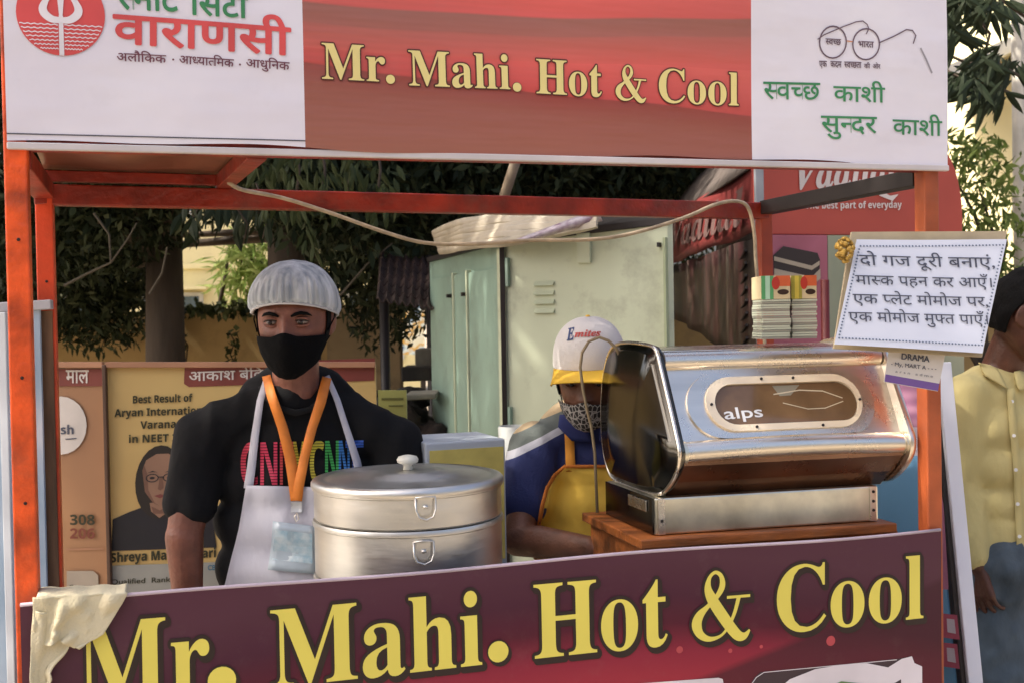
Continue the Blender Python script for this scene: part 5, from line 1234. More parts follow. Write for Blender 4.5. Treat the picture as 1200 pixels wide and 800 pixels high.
b = MB(); b.tube([at(607, 180, 4.6), at(588, 240, 4.7), at(560, 330, 4.9), V((at(520, 500, 5.2).x, 5.2, 0))], .022, 12); tag(b.build('bamboo_pole', M('bamboo', 'A08C70', .6, var=.2), smooth=True), 'pale bamboo pole slanting up behind the green cabinet', 'pole')

# ------------------------------------------------------------------ ice cream kiosk at the right
KF0, KF1 = at(888, 275, 3.8), at(1128, 275, 4.06)
KF0.z = KF1.z = 0
ik = thing('ice_cream_kiosk', V((1.2, 4.0, 0)), 'red ice cream kiosk with white lettering and cake poster behind the right post', 'kiosk')
KP = Plane(KF0, KF1 - KF0, UZ); kw = (KF1 - KF0).length
m_kr = M('kiosk_red', 'B24A3A', .5, var=.08, vs=3, bump=.1, bs=10)
zb_, zt_ = 1.880, 2.20
out = [(0, zb_), (kw, zb_)] + [(kw - .13 + .13 * math.cos(R(a)), zt_ - .26 + .28 * math.sin(R(a)) * 1) for a in range(0, 91, 10)] + [(0, zt_ + .03)]
b = MB(); b.prism([KP.pt(u, v, 0) for u, v in out], -KP.n * .03, .003); sb = b.build('sign_board', m_kr, ik)
b = MB(); b.prism([KP.pt(0, zt_ - .02, -.05), KP.pt(kw * .9, zt_ - .02, -.05), KP.pt(kw * .9, zt_ + .4, -.05), KP.pt(0, zt_ + .4, -.05)], -KP.n * .03); b.build('upper_board', m_kr, ik)
m_kw = M('kiosk_white_print', 'E0D4CC', .5)
text('lettering', '𝑽𝒂𝒅𝒊𝒍𝒂𝒍', KP, (934, 222), (1052, 215), 36, m_kw, sb, .012, off=.004)
b = MB(); vv = [KP.hit(x, y) for x, y in ((1018, 218), (1032, 224), (1042, 230), (1052, 228), (1045, 236), (1030, 230))]; b.raw([KP.pt(u, v, .005) for u, v in vv], [tuple(range(6))]); b.build('lettering', m_kw, sb, norm=False)
text('lettering', sansbold('The best part of everyday'), KP, (943, 245), (1056, 244), 8.5, m_kw, sb, .004, off=.004)
def kq(name, x0, x1, y0, z1, mat, off, zz=None):
    u0, v0 = KP.hit(x0, y0); u1, _ = KP.hit(x1, y0); b = MB(); b.prism([KP.pt(u0, z1, off), KP.pt(u1, z1, off), KP.pt(u1, zz or v0, off), KP.pt(u0, zz or v0, off)], -KP.n * .02); return b.build(name, mat, ik)
kq('pink_poster', 896, 967, 277, .95, poster('pink_poster_print', [(.35, '9A5260'), (.6, 'AC6070'), (.8, '8A4450')], 2, 3), .012, zz=1.878)
kq('green_poster', 968, 1126, 277, .95, poster('sage_poster_print', [(.35, '8A9078'), (.6, 'A8AA8E'), (.8, 'B8A88A')], 1.6, 6), .010, zz=1.878)
kq('counter_front', 890, 1126, 500, .05, m_kr, -.02, zz=.95)
b = MB(); p = at(966.5, 320, 3.6); b.tube([V((p.x, 3.6, 0)), V((p.x, 3.6, at(967, 328, 3.6).z))], .014, 10); b.build('pole', M('dark_red_pole', '6E1E18', .5), ik, smooth=True)
b = MB(); p = at(889, 200, 3.72); b.beam(V((p.x, 3.72, 0)), V((p.x, 3.72, 2.6)), .028, .028, up=(0, 1, 0)); b.build('pole', M('grey_steel_pole', '8C9096', .5), ik)
# cake picture on the pink poster: cut slab with dark layers
ck = [(903, 300), (915, 289), (955, 297), (958, 305), (957, 325), (950, 332), (904, 322)]
def kpoly(nm, pts, mat, off):
    b = MB(); vv = [KP.hit(x, y) for x, y in pts]; b.raw([KP.pt(u, v, off) for u, v in vv], [tuple(range(len(vv)))]); b.build(nm, mat, sb, norm=False)
kpoly('cake_print', ck, M('choc_print', '30221E', .5), .016)
kpoly('cake_print', [(904, 301), (948, 312), (957, 306), (957, 311), (948, 317), (904, 306)], M('cream_print', 'B8A890', .5), .018)
kpoly('cake_print', [(904, 315), (948, 325), (958, 315), (958, 327), (950, 334), (904, 326)], MATS['cream_print'], .018)
# long canopy wing going back
w0, w1 = V((.858, 3.82, 0)), V((.872, 6.1, 0))
b = MB()
def wing(s, t): p = w0.lerp(w1, s); return V((p.x + .012 * math.sin(s * 9), p.y, (zb_ + .015 + .004 * math.sin(s * 20)) * (1 - t) + 2.13 * t))
b.grid(wing, 20, 6); b.solid(.01); wg = b.build('side_valance', M('dark_kiosk_red', '7C2C2A', .6, var=.25, vs=3), ik, smooth=True)
b = MB(); b.grid(lambda s, t: V((w0.lerp(w1, s).x - .02 + .33 * t, w0.lerp(w1, s).y + .1, 2.12 + .34 * math.sin(t * 1.5))), 10, 10); b.solid(.01); b.build('canopy', M('grey_canopy', '5E544E', .7, var=.3, vs=6), ik, smooth=True)
b = MB(); b.grid(lambda s, t: V((w0.lerp(w1, s).x - .35 + .35 * t, w0.lerp(w1, s).y, 2.10 + .18 * t)), 10, 4); b.solid(.006); 
b.bm.free()
WP = Plane(w0 + V((-.012, 0, 0)), w1 - w0, UZ)
text('lettering', '𝑽𝒂𝒅𝒊𝒍𝒂𝒍', WP, (790, 291), (876, 262), 30, M('dull_white_print', '6E5450', .6), wg, .01, off=.014)
# hanging clear sheet below the wing with dark wavy print
cm = bpy.data.materials.new('grey_curtain_print'); cm.use_nodes = True; N, L, bb = nodes(cm); bb.inputs['Roughness'].default_value = .4
tc = N.new('ShaderNodeTexCoord'); wv = N.new('ShaderNodeTexWave'); wv.inputs['Scale'].default_value = 1.6; wv.inputs['Distortion'].default_value = 9; wv.bands_direction = 'Y'; mp = N.new('ShaderNodeMapping'); mp.inputs['Scale'].default_value = (1, 5.5, .9); L.new(tc.outputs['Object'], mp.inputs[0]); wv = N.new('ShaderNodeTexNoise'); wv.inputs['Scale'].default_value = 1.6; wv.inputs['Detail'].default_value = 5; L.new(mp.outputs[0], wv.inputs[0])
L.new(ramp_(N, L, wv.outputs[0], [(.32, '15110F'), (.45, '2C2420'), (.55, '3E2222'), (.66, '585046'), (.75, '2A2420')]), bb.inputs['Base Color'])
b = MB(); b.grid(lambda s, t: V((w0.lerp(w1, s).x + .012 * math.sin(s * 17 + 2 * math.sin(s * 9)), w0.lerp(w1, s).y, (zb_ - .005) * (1 - t) + (1.40 + .22 * (1 - math.sin(min(1, s * 2.2) * 1.57)) * 0 + .22 * s) * t)), 40, 6); b.solid(.004); b.build('curtain', cm, ik, smooth=True)
b = MB()
for k in range(9):
    z = 1.84 - .045 * k; pts = [V((w0.x - .006, 4.02 + .22 * i / 10, z - .03 * math.sin(i / 10 * 3.14))) for i in range(11)]; b.tube(pts, .006, 6)
b.build('coil_print', m_dark, ik)['kind'] = 'stuff'

# scooter parked beyond the kiosk
def scooter(px, Y, label, rz, col):
    o = V((at(px, 400, Y).x, Y, 0)); t = thing('scooter', o, label, 'scooter'); m = Matrix.Translation(o) @ Matrix.Rotation(rz, 4, 'Z')
    T = lambda x, y, z: m @ V((x, y, z)); mb_ = M('scooter_' + col, col, .3, coat=.4)
    for x in (-.62, .62):
        b = MB(); b.lathe([(.15, -.045), (.22, -.04), (.235, 0), (.22, .04), (.15, .045), (.15, -.045)], T(x, 0, .235), 28, axis=m.to_3x3() @ V((0, 1, 0))); w = b.build('wheel', M('tyre_rubber'), t, smooth=40)
        b = MB(); b.lathe([(0, .03), (.15, .03), (.15, -.03), (0, -.03)], T(x, 0, .235), 20, axis=m.to_3x3() @ V((0, 1, 0))); b.build('rim', m_steel2, w, smooth=40)
    b = MB(); b.capsule(T(-.55, 0, .55), T(-.05, 0, .48), .19, .16); b.capsule(T(-.1, 0, .33), T(.35, 0, .3), .12, .10); b.capsule(T(.42, 0, .35), T(.52, 0, .95), .13, .10); b.capsule(T(.5, 0, .35), T(.72, 0, .45), .09, .07)
    remeshed(b, 'body', mb_, t, .02, 4)
    b = MB(); b.capsule(T(-.62, 0, .78), T(.0, 0, .76), .12, .10); b.build('seat', m_dark, t, smooth=True)
    b = MB(); b.tube([T(.46, -.33, 1.04), T(.52, -.1, 1.06), T(.52, .1, 1.06), T(.46, .33, 1.04)], .018, 8); b.build('handlebar', m_dark, t, smooth=True)
    b = MB(); b.ell(T(.60, 0, .93), (.05, .09, .08), m.to_3x3()); b.build('headlight', M('lamp_lens', 'C8CCCC', .1), t, smooth=True)
    for s in (-1, 1):
        b = MB(); b.tube([T(.5, .2 * s, 1.06), T(.5, .3 * s, 1.24)], .007, 6); b.ell(T(.49, .31 * s, 1.27), (.012, .06, .045), m.to_3x3(), 2); b.build('mirror', m_dark, t, smooth=True)
scooter(858, 5.6, 'white and red scooter seen under the kiosk canopy, right of the green cabinet', R(60), 'C6C2C2')
scooter(806, 6.9, 'dark red scooter parked further back beside the green cabinet edge', R(40), '7A2020')

# ------------------------------------------------------------------ walls and buildings
wz = at(300, 363, 8.0).z
wall = thing('compound_wall', V((-2, 8, 0)), 'ochre plastered compound wall behind the cart', 'wall')
def longwall(x0, x1, Y0, Y1, z, mat, name='wall_panel'):
    b = MB(); n = 60
    lo = [V((x0 + (x1 - x0) * k / n, Y0 + (Y1 - Y0) * k / n, 0)) for k in range(n + 1)]
    top = [p + UZ * (z + .012 * noise.noise(V((p.x * 3, 2, 0)))) for p in lo]
    for k in range(n):
        q = [lo[k], lo[k + 1], top[k + 1], top[k]]; back = [p + V((0, .22, 0)) for p in q]
        b.raw(q + back, [(0, 1, 2, 3), (7, 6, 5, 4), (3, 2, 6, 7)])
    bmesh.ops.remove_doubles(b.bm, verts=b.bm.verts[:], dist=.0005)
    return b.build(name, mat, wall)
longwall(at(75, 400, 8).x - 3, at(384, 400, 8).x, 8.0, 8.0, wz, M('ochre_plaster', 'B89A66', .9, var=.12, vs=1.5, bump=.3, bs=14, dirt=.45))
longwall(at(384, 400, 8).x + .01, at(470, 400, 8).x, 7.9, 7.9, wz + .02, M('grey_plaster', '9C8664', .9, var=.2, vs=2, bump=.4, bs=10, dirt=.6))
longwall(at(500, 400, 8).x, 6.5, 8.3, 8.3, wz - .1, MATS['ochre_plaster'])
b = MB()
for k in range(44): b.beam(V((-6 + .38 * k, 8.11, wz + .004)), V((-6 + .38 * k + .374, 8.11, wz + .004 + .004 * random.random())), .26, .05, bevel=.006)
b.bm.free()
def building(name, label, x, y, w, d, h, rz, col, floors, cols, win='5A6A72'):
    t = thing(name, V((x, y, 0)), label, 'building'); m = Matrix.Translation((x, y, 0)) @ Matrix.Rotation(rz, 4, 'Z'); T = lambda a, b_, c: m @ V((a, b_, c))
    mt = M('wall_' + col, col, .85, var=.06, vs=.6, bump=.15, bs=4, dirt=.2)
    b = MB(); b.prism([T(-w / 2, 0, 0), T(w / 2, 0, 0), T(w / 2, d, 0), T(-w / 2, d, 0)], UZ * h, .03); b.build('wall', mt, t)
    b = MB(); b.prism([T(-w / 2 - .3, -.3, h + .002), T(w / 2 + .3, -.3, h + .002), T(w / 2 + .3, d + .3, h + .002), T(-w / 2 - .3, d + .3, h + .002)], UZ * .25, .03); b.build('roof', mt, t)
    fh = h / floors
    for f in range(floors):
        b = MB(); b.prism([T(-w / 2 - .02, -.06, fh * f + fh - .12), T(w / 2 + .02, -.06, fh * f + fh - .12), T(w / 2 + .02, -.002, fh * f + fh - .12), T(-w / 2 - .02, -.002, fh * f + fh - .12)], UZ * .1, .01); b.build('ledge', mt, t)
        for c in range(cols):
            cx = -w / 2 + w * (c + .5) / cols; ww, z0, z1 = .55, fh * f + fh * .32, fh * f + fh * .8
            b = MB()
            for a0, a1, c0, c1 in ((-ww, -ww + .07, z0, z1), (ww - .07, ww, z0, z1), (-ww + .07, ww - .07, z0, z0 + .07), (-ww + .07, ww - .07, z1 - .07, z1), (-.03, .03, z0 + .07, z1 - .07)):
                b.prism([T(cx + a0, -.05, c0), T(cx + a1, -.05, c0), T(cx + a1, -.05, c1), T(cx + a0, -.05, c1)], (m.to_3x3() @ V((0, .048, 0))))
            fr = b.build('window', M('window_frame_white', 'B8B8B0', .6), t)
            b = MB(); b.prism([T(cx - ww + .06, -.02, z0 + .06), T(cx + ww - .06, -.02, z0 + .06), T(cx + ww - .06, -.02, z1 - .06), T(cx - ww + .06, -.02, z1 - .06)], (m.to_3x3() @ V((0, .016, 0)))); b.build('pane', M('pane_' + win, win, .15), fr)
            b = MB(); b.prism([T(cx - ww - .1, -.35, z1 + .05), T(cx + ww + .1, -.35, z1 + .05), T(cx + ww + .1, -.002, z1 + .05), T(cx - ww - .1, -.002, z1 + .05)], UZ * .07); b.build('sunshade', mt, fr)
    return t
building('building', 'cream building with a grey shuttered window seen left of the hair net', at(262, 300, 21).x, 21, 7.5, 6, 8.4, R(8), 'D8CC9C', 3, 4)
building('building', 'bright pale yellow building at the right edge of the photo', 7.6, 13.5, 6.0, 8, 7.6, R(-52), 'E4DCAE', 3, 3)
# gabled white roof of the right building's porch
rg = thing('porch_roof', at(1160, 60, 10.5), 'white sloping roof edge in front of the pale yellow building', 'roof')
p = [at(1096, 84, 10.2), at(1196, 38, 10.6), at(1240, 60, 10.9), at(1240, 76, 10.9), at(1196, 56, 10.6), at(1096, 104, 10.2)]
b = MB(); b.prism(p[:2] + p[4:], (.2, .8, 0)); b.build('eave', M('white_eave', 'E0DCD4', .6), rg); b = MB(); b.prism([p[1], p[2], p[3], p[4]], (.2, .8, 0)); b.build('eave', MATS['white_eave'], rg)
gb = [at(1104, 92, 11.6), at(1196, 50, 10.6), at(1262, 60, 9.9), at(1262, 330, 9.9), at(1104, 330, 11.6)]
b = MB(); b.prism([gb[0], gb[1], gb[2], V((gb[2].x, gb[2].y, 0)), V((gb[0].x, gb[0].y, 0))], (.9, .25, 0)); b.build('gable_wall', M('gable_cream', 'E2D6A6', .85, var=.08, vs=.8), rg)
b = MB(); b.prism([at(1186, 225, 10.66), at(1193, 225, 10.58), at(1193, 266, 10.58), at(1186, 266, 10.66)], (.06, .02, 0)); b.build('window', M('grey_window', '6A6862', .4), rg)
b = MB(); b.tube([V((at(1197, 300, 8).x, 8, 0)), V((at(1196, 300, 8).x, 8, 4.5))], .05, 10); tag(b.build('lamp_post', M('pale_post', 'B8B0A0', .5), smooth=True), 'pale slim post in front of the yellow building at the right edge', 'post')
# far side of the road behind the photographer (seen only in reflections)
building('building', 'long cream shop house across the road behind the photographer', -3, -13.2, 22, 7, 6.5, math.pi, 'C0AE90', 2, 8)

# corrugated lean-to, sacks and far hoarding left of the cabinet
lt = thing('lean_to_roof', at(470, 330, 5.3), 'old brown corrugated lean-to roof left of the green cabinet', 'roof')
r0, r1, r2, r3 = at(446, 296, 5.6), at(512, 304, 5.6), at(508, 362, 4.9), at(441, 352, 4.9)
for k in range(6):
    b = MB()
    def cg(s, t, k=k): tt = (k + t * 1.05) / 6; p = r0.lerp(r1, s).lerp(r3.lerp(r2, s), tt); return p + V((0, -.012 * abs(math.sin(s * 22)), .010 * math.sin(s * 44) + .006 * t))
    b.grid(cg, 66, 2); b.solid(.004); b.build('metal_sheet', M('rusty_brown_sheet', '4E3A32', .7, var=.4, vs=6, col2='2C201C'), lt, smooth=40)
for x in (449, 504):
    b = MB(); p = at(x, 300, 5.55); b.tube([V((p.x, 5.55, 0)), p], .025, 8); b.build('prop', m_dark, lt, smooth=True)
fh_ = thing('street_hoarding', at(478, 385, 13), 'bright coloured hoarding far down the street left of the cabinet', 'hoarding')
b = MB(); quad(b, [at(458, 352, 13), at(497, 352, 13), at(497, 415, 13), at(458, 415, 13)], .05); b.build('face', poster('far_colours', [(.3, 'D8D8C8'), (.42, 'D8D2B8'), (.48, 'C89838'), (.55, 'CAD8D8'), (.65, '5878A0'), (.75, 'D8D8D4')], 5, 4), fh_)
for x in (460, 495):
    b = MB(); p = at(x, 414, 13); b.beam(V((p.x, 13.05, 0)), V((p.x, 13.05, p.z)), .06, .06, up=(0, 1, 0)); b.build('leg', m_dark, fh_)
for i, (x, y, Y, w, h, c, lb_) in enumerate(((446, 470, 5.0, .10, .08, '3E342C', 'brown sack slumped left of the heap beside the cabinet'), (470, 448, 4.9, .10, .07, '2E2824', 'black tied bundle on top of the heap beside the cabinet'), (492, 472, 4.75, .08, .07, '3A2E28', 'dark brown bundle leaning against the green cabinet'), (420, 452, 6.2, .24, .10, '564A38', 'brown heap of dry leaves at the foot of the wall'))):
    c0_ = at(x, y, Y); b = MB(); zz = c0_.z - h
    for k in range(9): b.ell(V((c0_.x + random.uniform(-1, 1) * w, Y + random.uniform(-1, 1) * w * .6, zz - random.uniform(0, 1) * .16)), (w * random.uniform(.5, .9), w * random.uniform(.4, .7), h * random.uniform(.7, 1.1)), Matrix.Rotation(random.uniform(-.5, .5), 3, 'Y'), 2)
    b.capsule(V((c0_.x, Y, .15)), V((c0_.x, Y, zz - .15)), w * 1.3, w * 1.0)
    o, _ = remeshed(b, 'sack', M('sack_' + c, c, .95, var=.4, vs=9, bump=.6, bs=50), None, .014, 2, folds(16, .022, (1, 1, 1), i), loc=(c0_.x, Y, 0)); tag(o, lb_, 'sack', 'sacks heaped beside the cabinet')
def crate(px0, px1, py0, py1, Y, col, label):
    a, c = at(px0, py0, Y), at(px1, py1, Y); b = MB(); b.prism([V((a.x, Y, c.z)), V((c.x, Y + .05, c.z)), V((c.x, Y + .3, c.z)), V((a.x, Y + .25, c.z))], UZ * (a.z - c.z), .006); tag(b.build('carton', M('carton_' + col, col, .85, var=.2, vs=10, bump=.2, dirt=.4)), label, 'box')
crate(486, 512, 409, 430, 5.05, '8C8272', 'worn tan carton on the heap left of the green cabinet')
crate(474, 510, 462, 468, 4.6, '8A8478', 'pale plank lying across the heap below the tan carton')
crate(470, 512, 430, 446, 5.0, '2C2622', 'dark carton under the tan carton beside the cabinet')

# ------------------------------------------------------------------ trees
def leafmat(name, c1, c2, c3, tr=.25):
    m = bpy.data.materials.new(name); m.use_nodes = True; N, L, b = nodes(m); b.inputs['Roughness'].default_value = .6; b.inputs['Specular IOR Level'].default_value = .18
    g_ = N.new('ShaderNodeNewGeometry'); L.new(ramp_(N, L, g_.outputs['Random Per Island'], [(0, c1), (.5, c2), (1, c3)]), b.inputs['Base Color'])
    t = N.new('ShaderNodeBsdfTranslucent'); L.new(ramp_(N, L, g_.outputs['Random Per Island'], [(0, c2), (1, c3)]), t.inputs[0])
    mx = N.new('ShaderNodeMixShader'); mx.inputs[0].default_value = tr; out = N['Material Output']; L.new(b.outputs[0], mx.inputs[1]); L.new(t.outputs[0], mx.inputs[2]); L.new(mx.outputs[0], out.inputs[0]); return m
m_leafd = leafmat('dark_leaves', '1C2416', '2C3622', '484E34', .10); m_leafb = leafmat('bright_leaves', '66843A', '94AC58', 'BCC880', .4); m_leafm = leafmat('mid_leaves', '283018', '404A2A', '606440', .14)
m_leafs = leafmat('sunlit_green_leaves', '3C4C24', '5C6E34', '8A9A54', .3)
m_bark = M('dark_bark', '564A3E', .9, var=.3, vs=5, bump=.8, bs=25, stretch=(1, 1, .25))
rng = np.random.default_rng(5)
def leaves(name, clumps, n, size, mat, par, asp=.32, droop=.5, loc=None):
    """clumps: (centre, radii); thousands of small folded leaves scattered through them"""
    cs = np.array([list(c) for c, r in clumps], float); rs = np.array([list(r) for c, r in clumps], float); wt = rs.prod(1) ** .8; wt /= wt.sum()
    k = rng.choice(len(clumps), n, p=wt); d = rng.normal(size=(n, 3)); d /= np.linalg.norm(d, axis=1)[:, None]; rad = rng.random(n) ** .45
    p = cs[k] + d * rad[:, None] * rs[k]
    a = rng.normal(size=(n, 3)); a[:, 2] -= droop * 1.6; a /= np.linalg.norm(a, axis=1)[:, None]
    s = np.cross(a, rng.normal(size=(n, 3))); s /= np.linalg.norm(s, axis=1)[:, None]; nn = np.cross(a, s)
    ln = size * (.6 + .8 * rng.random(n))[:, None]; w = ln * asp
    v = np.stack([p, p + a * ln * .5 + s * w * .5 + nn * ln * .06, p + a * ln, p + a * ln * .5 - s * w * .5 + nn * ln * .06], 1).reshape(-1, 3)
    L0 = WL[par.name] if par is not None else V(loc); v -= np.array(L0)
    me = bpy.data.meshes.new(name); me.vertices.add(4 * n); me.vertices.foreach_set('co', v.ravel()); me.loops.add(4 * n); me.loops.foreach_set('vertex_index', np.arange(4 * n, dtype=np.int32))
    me.polygons.add(n); me.polygons.foreach_set('loop_start', np.arange(0, 4 * n, 4, dtype=np.int32)); me.polygons.foreach_set('loop_total', np.full(n, 4, dtype=np.int32)); me.update(calc_edges=True)
    return link(me, name, mat, par, L0)
def limb(mb, a, b, r0, r1, wob=.15, n=8):
    pts = []; 
    for i in range(n + 1):
        t = i / n; p = V(a).lerp(V(b), t); pts.append(p + V((noise.noise(p * 1.7), noise.noise(p * 1.7 + V((9, 0, 0))), 0)) * wob * min(1, t * 3))
    mb.tube(pts, [r0 + (r1 - r0) * i / n for i in range(n + 1)], 10); return pts[-1]
def tree(name, label, x, y, h, r, clumps, n, size, mat, lean=(0, 0), group=None, fork=2.4):
    t = thing(name, V((x, y, 0)), label, 'tree', group); top = V((x + lean[0], y + lean[1], fork)); b = MB()
    b.tube([V((x, y, -.05)), V((x, y, .15)), V((x + lean[0] * .3, y + lean[1] * .3, fork * .5)), top], [r * 1.5, r * 1.1, r, r * .85], 16); b.build('trunk', m_bark, t, smooth=True)
    for c, rr in clumps[:7]:
        b = MB(); limb(b, top - UZ * .3, V(c), r * .5, r * .08); b.build('limb', m_bark, t, smooth=True)
    leaves('crown', clumps, n, size, mat, t); return t
def cl(px, py, Y, rx, ry, rz): return (at(px, py, Y), (rx, ry, rz))
# big dark tree left (trunk right of the left posts)
x1_ = at(192, 400, 7).x
tree('tree', 'dark tree with a thick trunk left of the vendor, crown over the wall', x1_, 7.0, 6, .125,
     [cl(110, 300, 7.4, .5, .5, .32), cl(95, 330, 7.5, .55, .5, .4), cl(130, 250, 7.0, .4, .5, .35), cl(60, 240, 6.6, .8, .7, .5), cl(230, 200, 6.8, .8, .7, .2), cl(100, 180, 6.6, 1.2, .9, .6), cl(0, 260, 7.2, .9, .7, .9), cl(150, 60, 7.0, 1.7, 1.4, .8), cl(-80, 330, 7.6, .8, .7, 1.0), cl(110, 380, 7.7, .45, .3, .2), cl(140, 330, 7.6, .4, .3, .4)], 46000, .078, m_leafd, (.02, 0))
x2_ = at(345, 400, 6.2).x
tree('tree', 'dark tree whose broad crown hangs above the vendor and the cabinet', x2_, 6.2, 6, .15,
     [cl(380, 225, 5.6, .55, .5, .28), cl(430, 250, 5.8, .5, .5, .36), cl(520, 215, 6.0, .75, .6, .30), cl(620, 205, 6.2, .8, .6, .30), cl(720, 205, 6.4, .8, .6, .26), cl(330, 210, 5.8, .6, .5, .24), cl(460, 310, 6.6, .45, .4, .34), cl(410, 320, 6.8, .32, .3, .26), cl(560, 150, 6.4, 1.6, 1.2, .45), cl(760, 150, 6.6, 1.4, 1.0, .45), cl(500, 20, 6.5, 2.4, 1.8, .9), cl(800, 210, 6.9, .5, .5, .22), cl(450, 370, 7.3, .3, .2, .25), cl(560, 260, 6.9, .6, .4, .22)], 60000, .08, m_leafd, (.0, 0), fork=2.6)
tree('tree', 'shaded tree beyond the wall filling the gap above the cabinet', at(640, 300, 9.5).x, 9.6, 7, .16,
     [cl(480, 300, 9.4, .9, .6, .6), cl(560, 240, 9.4, 1.1, .8, .6), cl(680, 230, 9.6, 1.1, .8, .6), cl(800, 225, 9.8, 1.0, .8, .5), cl(430, 240, 9.5, .6, .8, .6), cl(40, 300, 9.4, .9, .7, .9), cl(130, 280, 9.3, .3, .5, .9), cl(600, 100, 10, 3, 1.4, 1.2), cl(120, 90, 10, 2.0, 1.4, .8), cl(830, 330, 9.6, .7, .5, .6)], 28000, .11, m_leafd, fork=2.8)
# bright sunlit plant between the trunks
pt = thing('palm_shrub', V((at(290, 330, 10.5).x, 10.5, 0)), 'sunlit yellow green shrub beyond the wall left of the hair net', 'shrub')
b = MB()
for k in range(5): limb(b, V((at(285 + 6 * k, 330, 10.5).x, 10.5, 0)), at(262 + 14 * k, 290 + 6 * (k % 2), 10.5), .04, .015)
b.build('stem', m_bark, pt, smooth=True)
leaves('foliage', [cl(282, 312, 10.4, .26, .3, .24), cl(296, 290, 10.5, .26, .3, .30), cl(310, 330, 10.4, .25, .3, .26), cl(262, 335, 10.6, .12, .2, .12), cl(300, 355, 10.4, .35, .3, .15)], 520, .22, m_leafb, pt, asp=.14)
cp_ = thing('creeper', V((at(250, 362, 7.9).x, 7.85, 1.6)), 'thin creeper growing along the top of the ochre wall', 'creeper')
leaves('foliage', [cl(230, 362, 7.9, .25, .08, .05), cl(285, 360, 7.9, .3, .08, .06), cl(205, 385, 7.85, .08, .05, .25), cl(272, 408, 7.85, .05, .03, .16)], 420, .06, m_leafm, cp_, asp=.6)
b = MB(); b.tube([at(x, y, 7.9) for x, y in ((202, 385), (212, 390), (220, 405), (218, 425))], .006, 6); b.build('stem', m_bark, cp_); b = MB(); b.tube([at(x, y, 7.9) for x, y in ((268, 388), (275, 400), (270, 415), (276, 428))], .005, 6); b.build('stem', m_bark, cp_)
# right side trees
tree('tree', 'tall tree added behind the cabinet, its unseen high crown darkening the background', 1.6, 7.6, 7, .2,  # crown out of view, added to block sky light over the background
     [(V((x, y, z)), (1.6, 1.5, .6)) for x, y, z in ((-3.2, 6.2, 5.4), (-1.2, 6.6, 5.6), (.8, 6.8, 5.6), (-2.2, 8.2, 5.8), (0, 8.4, 6.0), (1.8, 8.6, 5.8))], 15000, .2, m_leafd, fork=3.4)
tree('tree', 'unseen leafy tree added beyond the left edge to shade the cart and advert boards', -4.3, 4.9, 6, .14,  # out of view, added to keep direct sun off the cart and boards
     [(V((-4.2, 5.0, 4.9)), (1.9, 2.2, 1.1)), (V((-3.2, 4.2, 5.2)), (1.2, 1.6, .8)), (V((-3.4, 6.4, 5.2)), (1.3, 1.5, .9)), (V((-5.2, 6.8, 5.0)), (1.6, 1.6, 1.0)), (V((-3.0, 2.6, 5.0)), (1.7, 1.4, .7)), (V((-1.6, 2.9, 5.3)), (1.2, 1.3, .6)), (V((-2.6, 1.2, 5.2)), (1.3, 1.0, .6)), (V((-4.4, 2.2, 4.8)), (1.4, 1.4, .8))], 26000, .16, m_leafd, fork=3)
tree('tree', 'leafy green tree in front of the pale yellow building', at(1150, 300, 7.5).x, 7.5, 5, .06,
     [cl(1150, 215, 7.4, .35, .3, .3), cl(1130, 180, 7.5, .25, .3, .2), cl(1165, 260, 7.4, .25, .3, .16), cl(1140, 290, 7.4, .3, .3, .16), cl(1160, 320, 7.4, .35, .3, .16), cl(1185, 345, 7.2, .3, .3, .2), cl(1120, 340, 7.4, .3, .3, .3)], 1500, .085, m_leafs, fork=1.4)
# hanging big leaves, each one built
def leafmesh(name, ln, w, mat):
    me = MB(); n = 6
    me.grid(lambda s, t: V(((t - .5) * w * math.sin(min(1, s * 1.02) * math.pi) ** .8 * (1 - .25 * s), .08 * ln * s * s + .12 * w * abs(t - .5) * 2, -ln * s)), n, 2); m_ = me.mesh(name); m_.materials.append(mat); return m_
def bigleaves(parent, pts, me, tilt=.5, sc=(.7, 1.2), zr=1.2):
    L0 = WL[parent.name]
    for p, ang in pts:
        o = bpy.data.objects.new('leaf', me); COL.objects.link(o); o.parent = parent; o.location = V(p) - L0
        o.rotation_euler = (random.uniform(-tilt, tilt), ang, random.uniform(-zr, zr)); s = random.uniform(*sc); o.scale = (s, s, s)
br1 = thing('hanging_branch', at(260, 235, 4.6), 'dark leafy branch hanging below the cart roof left of the hair net', 'branch')
b = MB()
for q in (((215, 225), (235, 240), (222, 262), (232, 285)), ((240, 225), (262, 236), (285, 240), (305, 250)), ((262, 236), (278, 245), (290, 262), (287, 280)), ((300, 215), (310, 240), (312, 262), (308, 280))):
    b.tube([at(x, y, 4.6) for x, y in q], .004, 6)
b.build('twig', m_bark, br1, smooth=True)
lm = leafmesh('leaf', .105, .042, m_leafd)
spots = [(217, 235), (222, 252), (228, 262), (230, 272), (224, 240), (213, 250), (242, 236), (250, 240), (258, 238), (266, 242), (272, 246), (280, 248), (288, 252), (284, 262), (300, 246), (308, 244), (306, 256), (312, 262), (296, 240), (252, 232), (244, 230), (236, 244), (275, 262), (262, 232), (290, 235), (316, 250), (303, 232), (226, 255), (270, 232)]
bigleaves(br1, [(at(x, y, 4.6 + random.uniform(-.1, .1)), random.uniform(-.5, .5)) for x, y in spots], lm)
br2 = thing('mango_branch', at(1150, 60, 5.2), 'branch of long dark leaves hanging in front of the pale yellow building', 'branch')
b = MB()
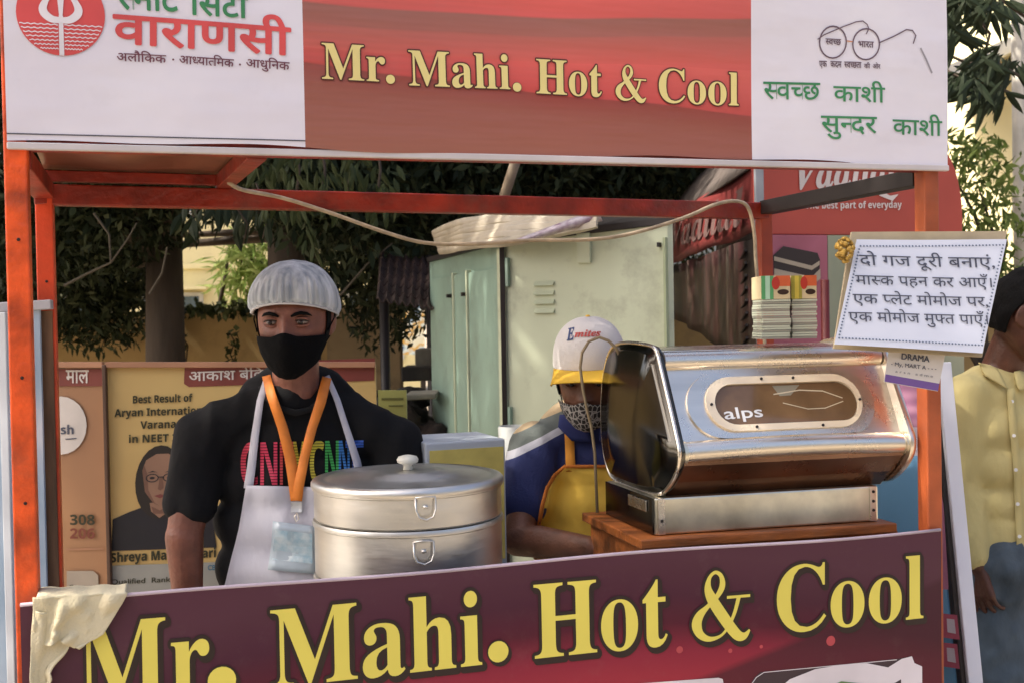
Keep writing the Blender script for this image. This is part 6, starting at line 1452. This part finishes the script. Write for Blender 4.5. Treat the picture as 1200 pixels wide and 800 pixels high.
for q in (((1090, -60), (1130, 0), (1160, 40), (1150, 80)), ((1100, 60), (1135, 75), (1165, 72), (1195, 90)), ((1140, -20), (1180, 5), (1215, 30)), ((1105, 80), (1130, 95), (1160, 98), (1185, 110))):
    b.tube([at(x, y, 5.2) for x, y in q], .007, 6)
b.build('twig', m_bark, br2, smooth=True)
lm2 = leafmesh('long_leaf', .17, .036, m_leafd); pp = []
for cx, cy, n, sp_ in ((1125, 5, 40, 22), (1170, 8, 22, 20), (1158, 22, 8, 8), (1165, 72, 26, 16), (1140, 98, 30, 20), (1170, 108, 26, 16), (1118, 95, 18, 10), (1120, 45, 16, 10), (1190, 78, 10, 10)):
    for k in range(n): pp.append((at(cx + random.gauss(0, sp_ * .55), cy + random.gauss(0, sp_ * .4) - 8, 5.2 + random.uniform(-.2, .2)), random.choice((-1, 1, 1)) * random.uniform(.1, 1.25)))
bigleaves(br2, pp, lm2, zr=.35)
br3 = thing('hanging_branch', at(400, 200, 4.4), 'dull green leaf cluster hanging over the middle of the back beam', 'branch')
b = MB()
for x in (345, 375, 405, 440): b.tube([at(x, 150, 4.4), at(x + 6, 200, 4.4), at(x, 245, 4.4)], .006, 6)
b.build('twig', m_bark, br3, smooth=True)
lm3 = leafmesh('broad_leaf', .085, .028, m_leafm)
bigleaves(br3, [(at(random.uniform(290, 470), random.uniform(170, 250), 4.4 + random.uniform(-.3, .3)), random.uniform(-.6, .6)) for k in range(150)] + [(at(random.uniform(355, 375), random.uniform(255, 290), 4.4), random.uniform(-.3, .3)) for k in range(8)], lm3)
# bare twigs in the dark corner
for ti, q in enumerate( (((75, 335), (100, 322), (130, 308), (150, 280), (160, 262)), ((110, 250), (128, 275), (130, 308)), ((175, 345), (190, 320), (196, 290)), ((380, 365), (400, 345), (430, 310), (460, 285)))):
    tw = MB(); tw.tube([at(x, y, 5.5) for x, y in q], [.007, .006, .005, .004, .003][:len(q)], 6)
    tag(tw.build('bare_twig', M('pale_twig', '5A5040', .8)), ('long bare twig crossing the dark foliage beside the left posts', 'short bare twig joining the long one in the dark foliage', 'bare twig in front of the left tree trunk', 'bare twig slanting up to the right of the hair net')[ti], 'twig')
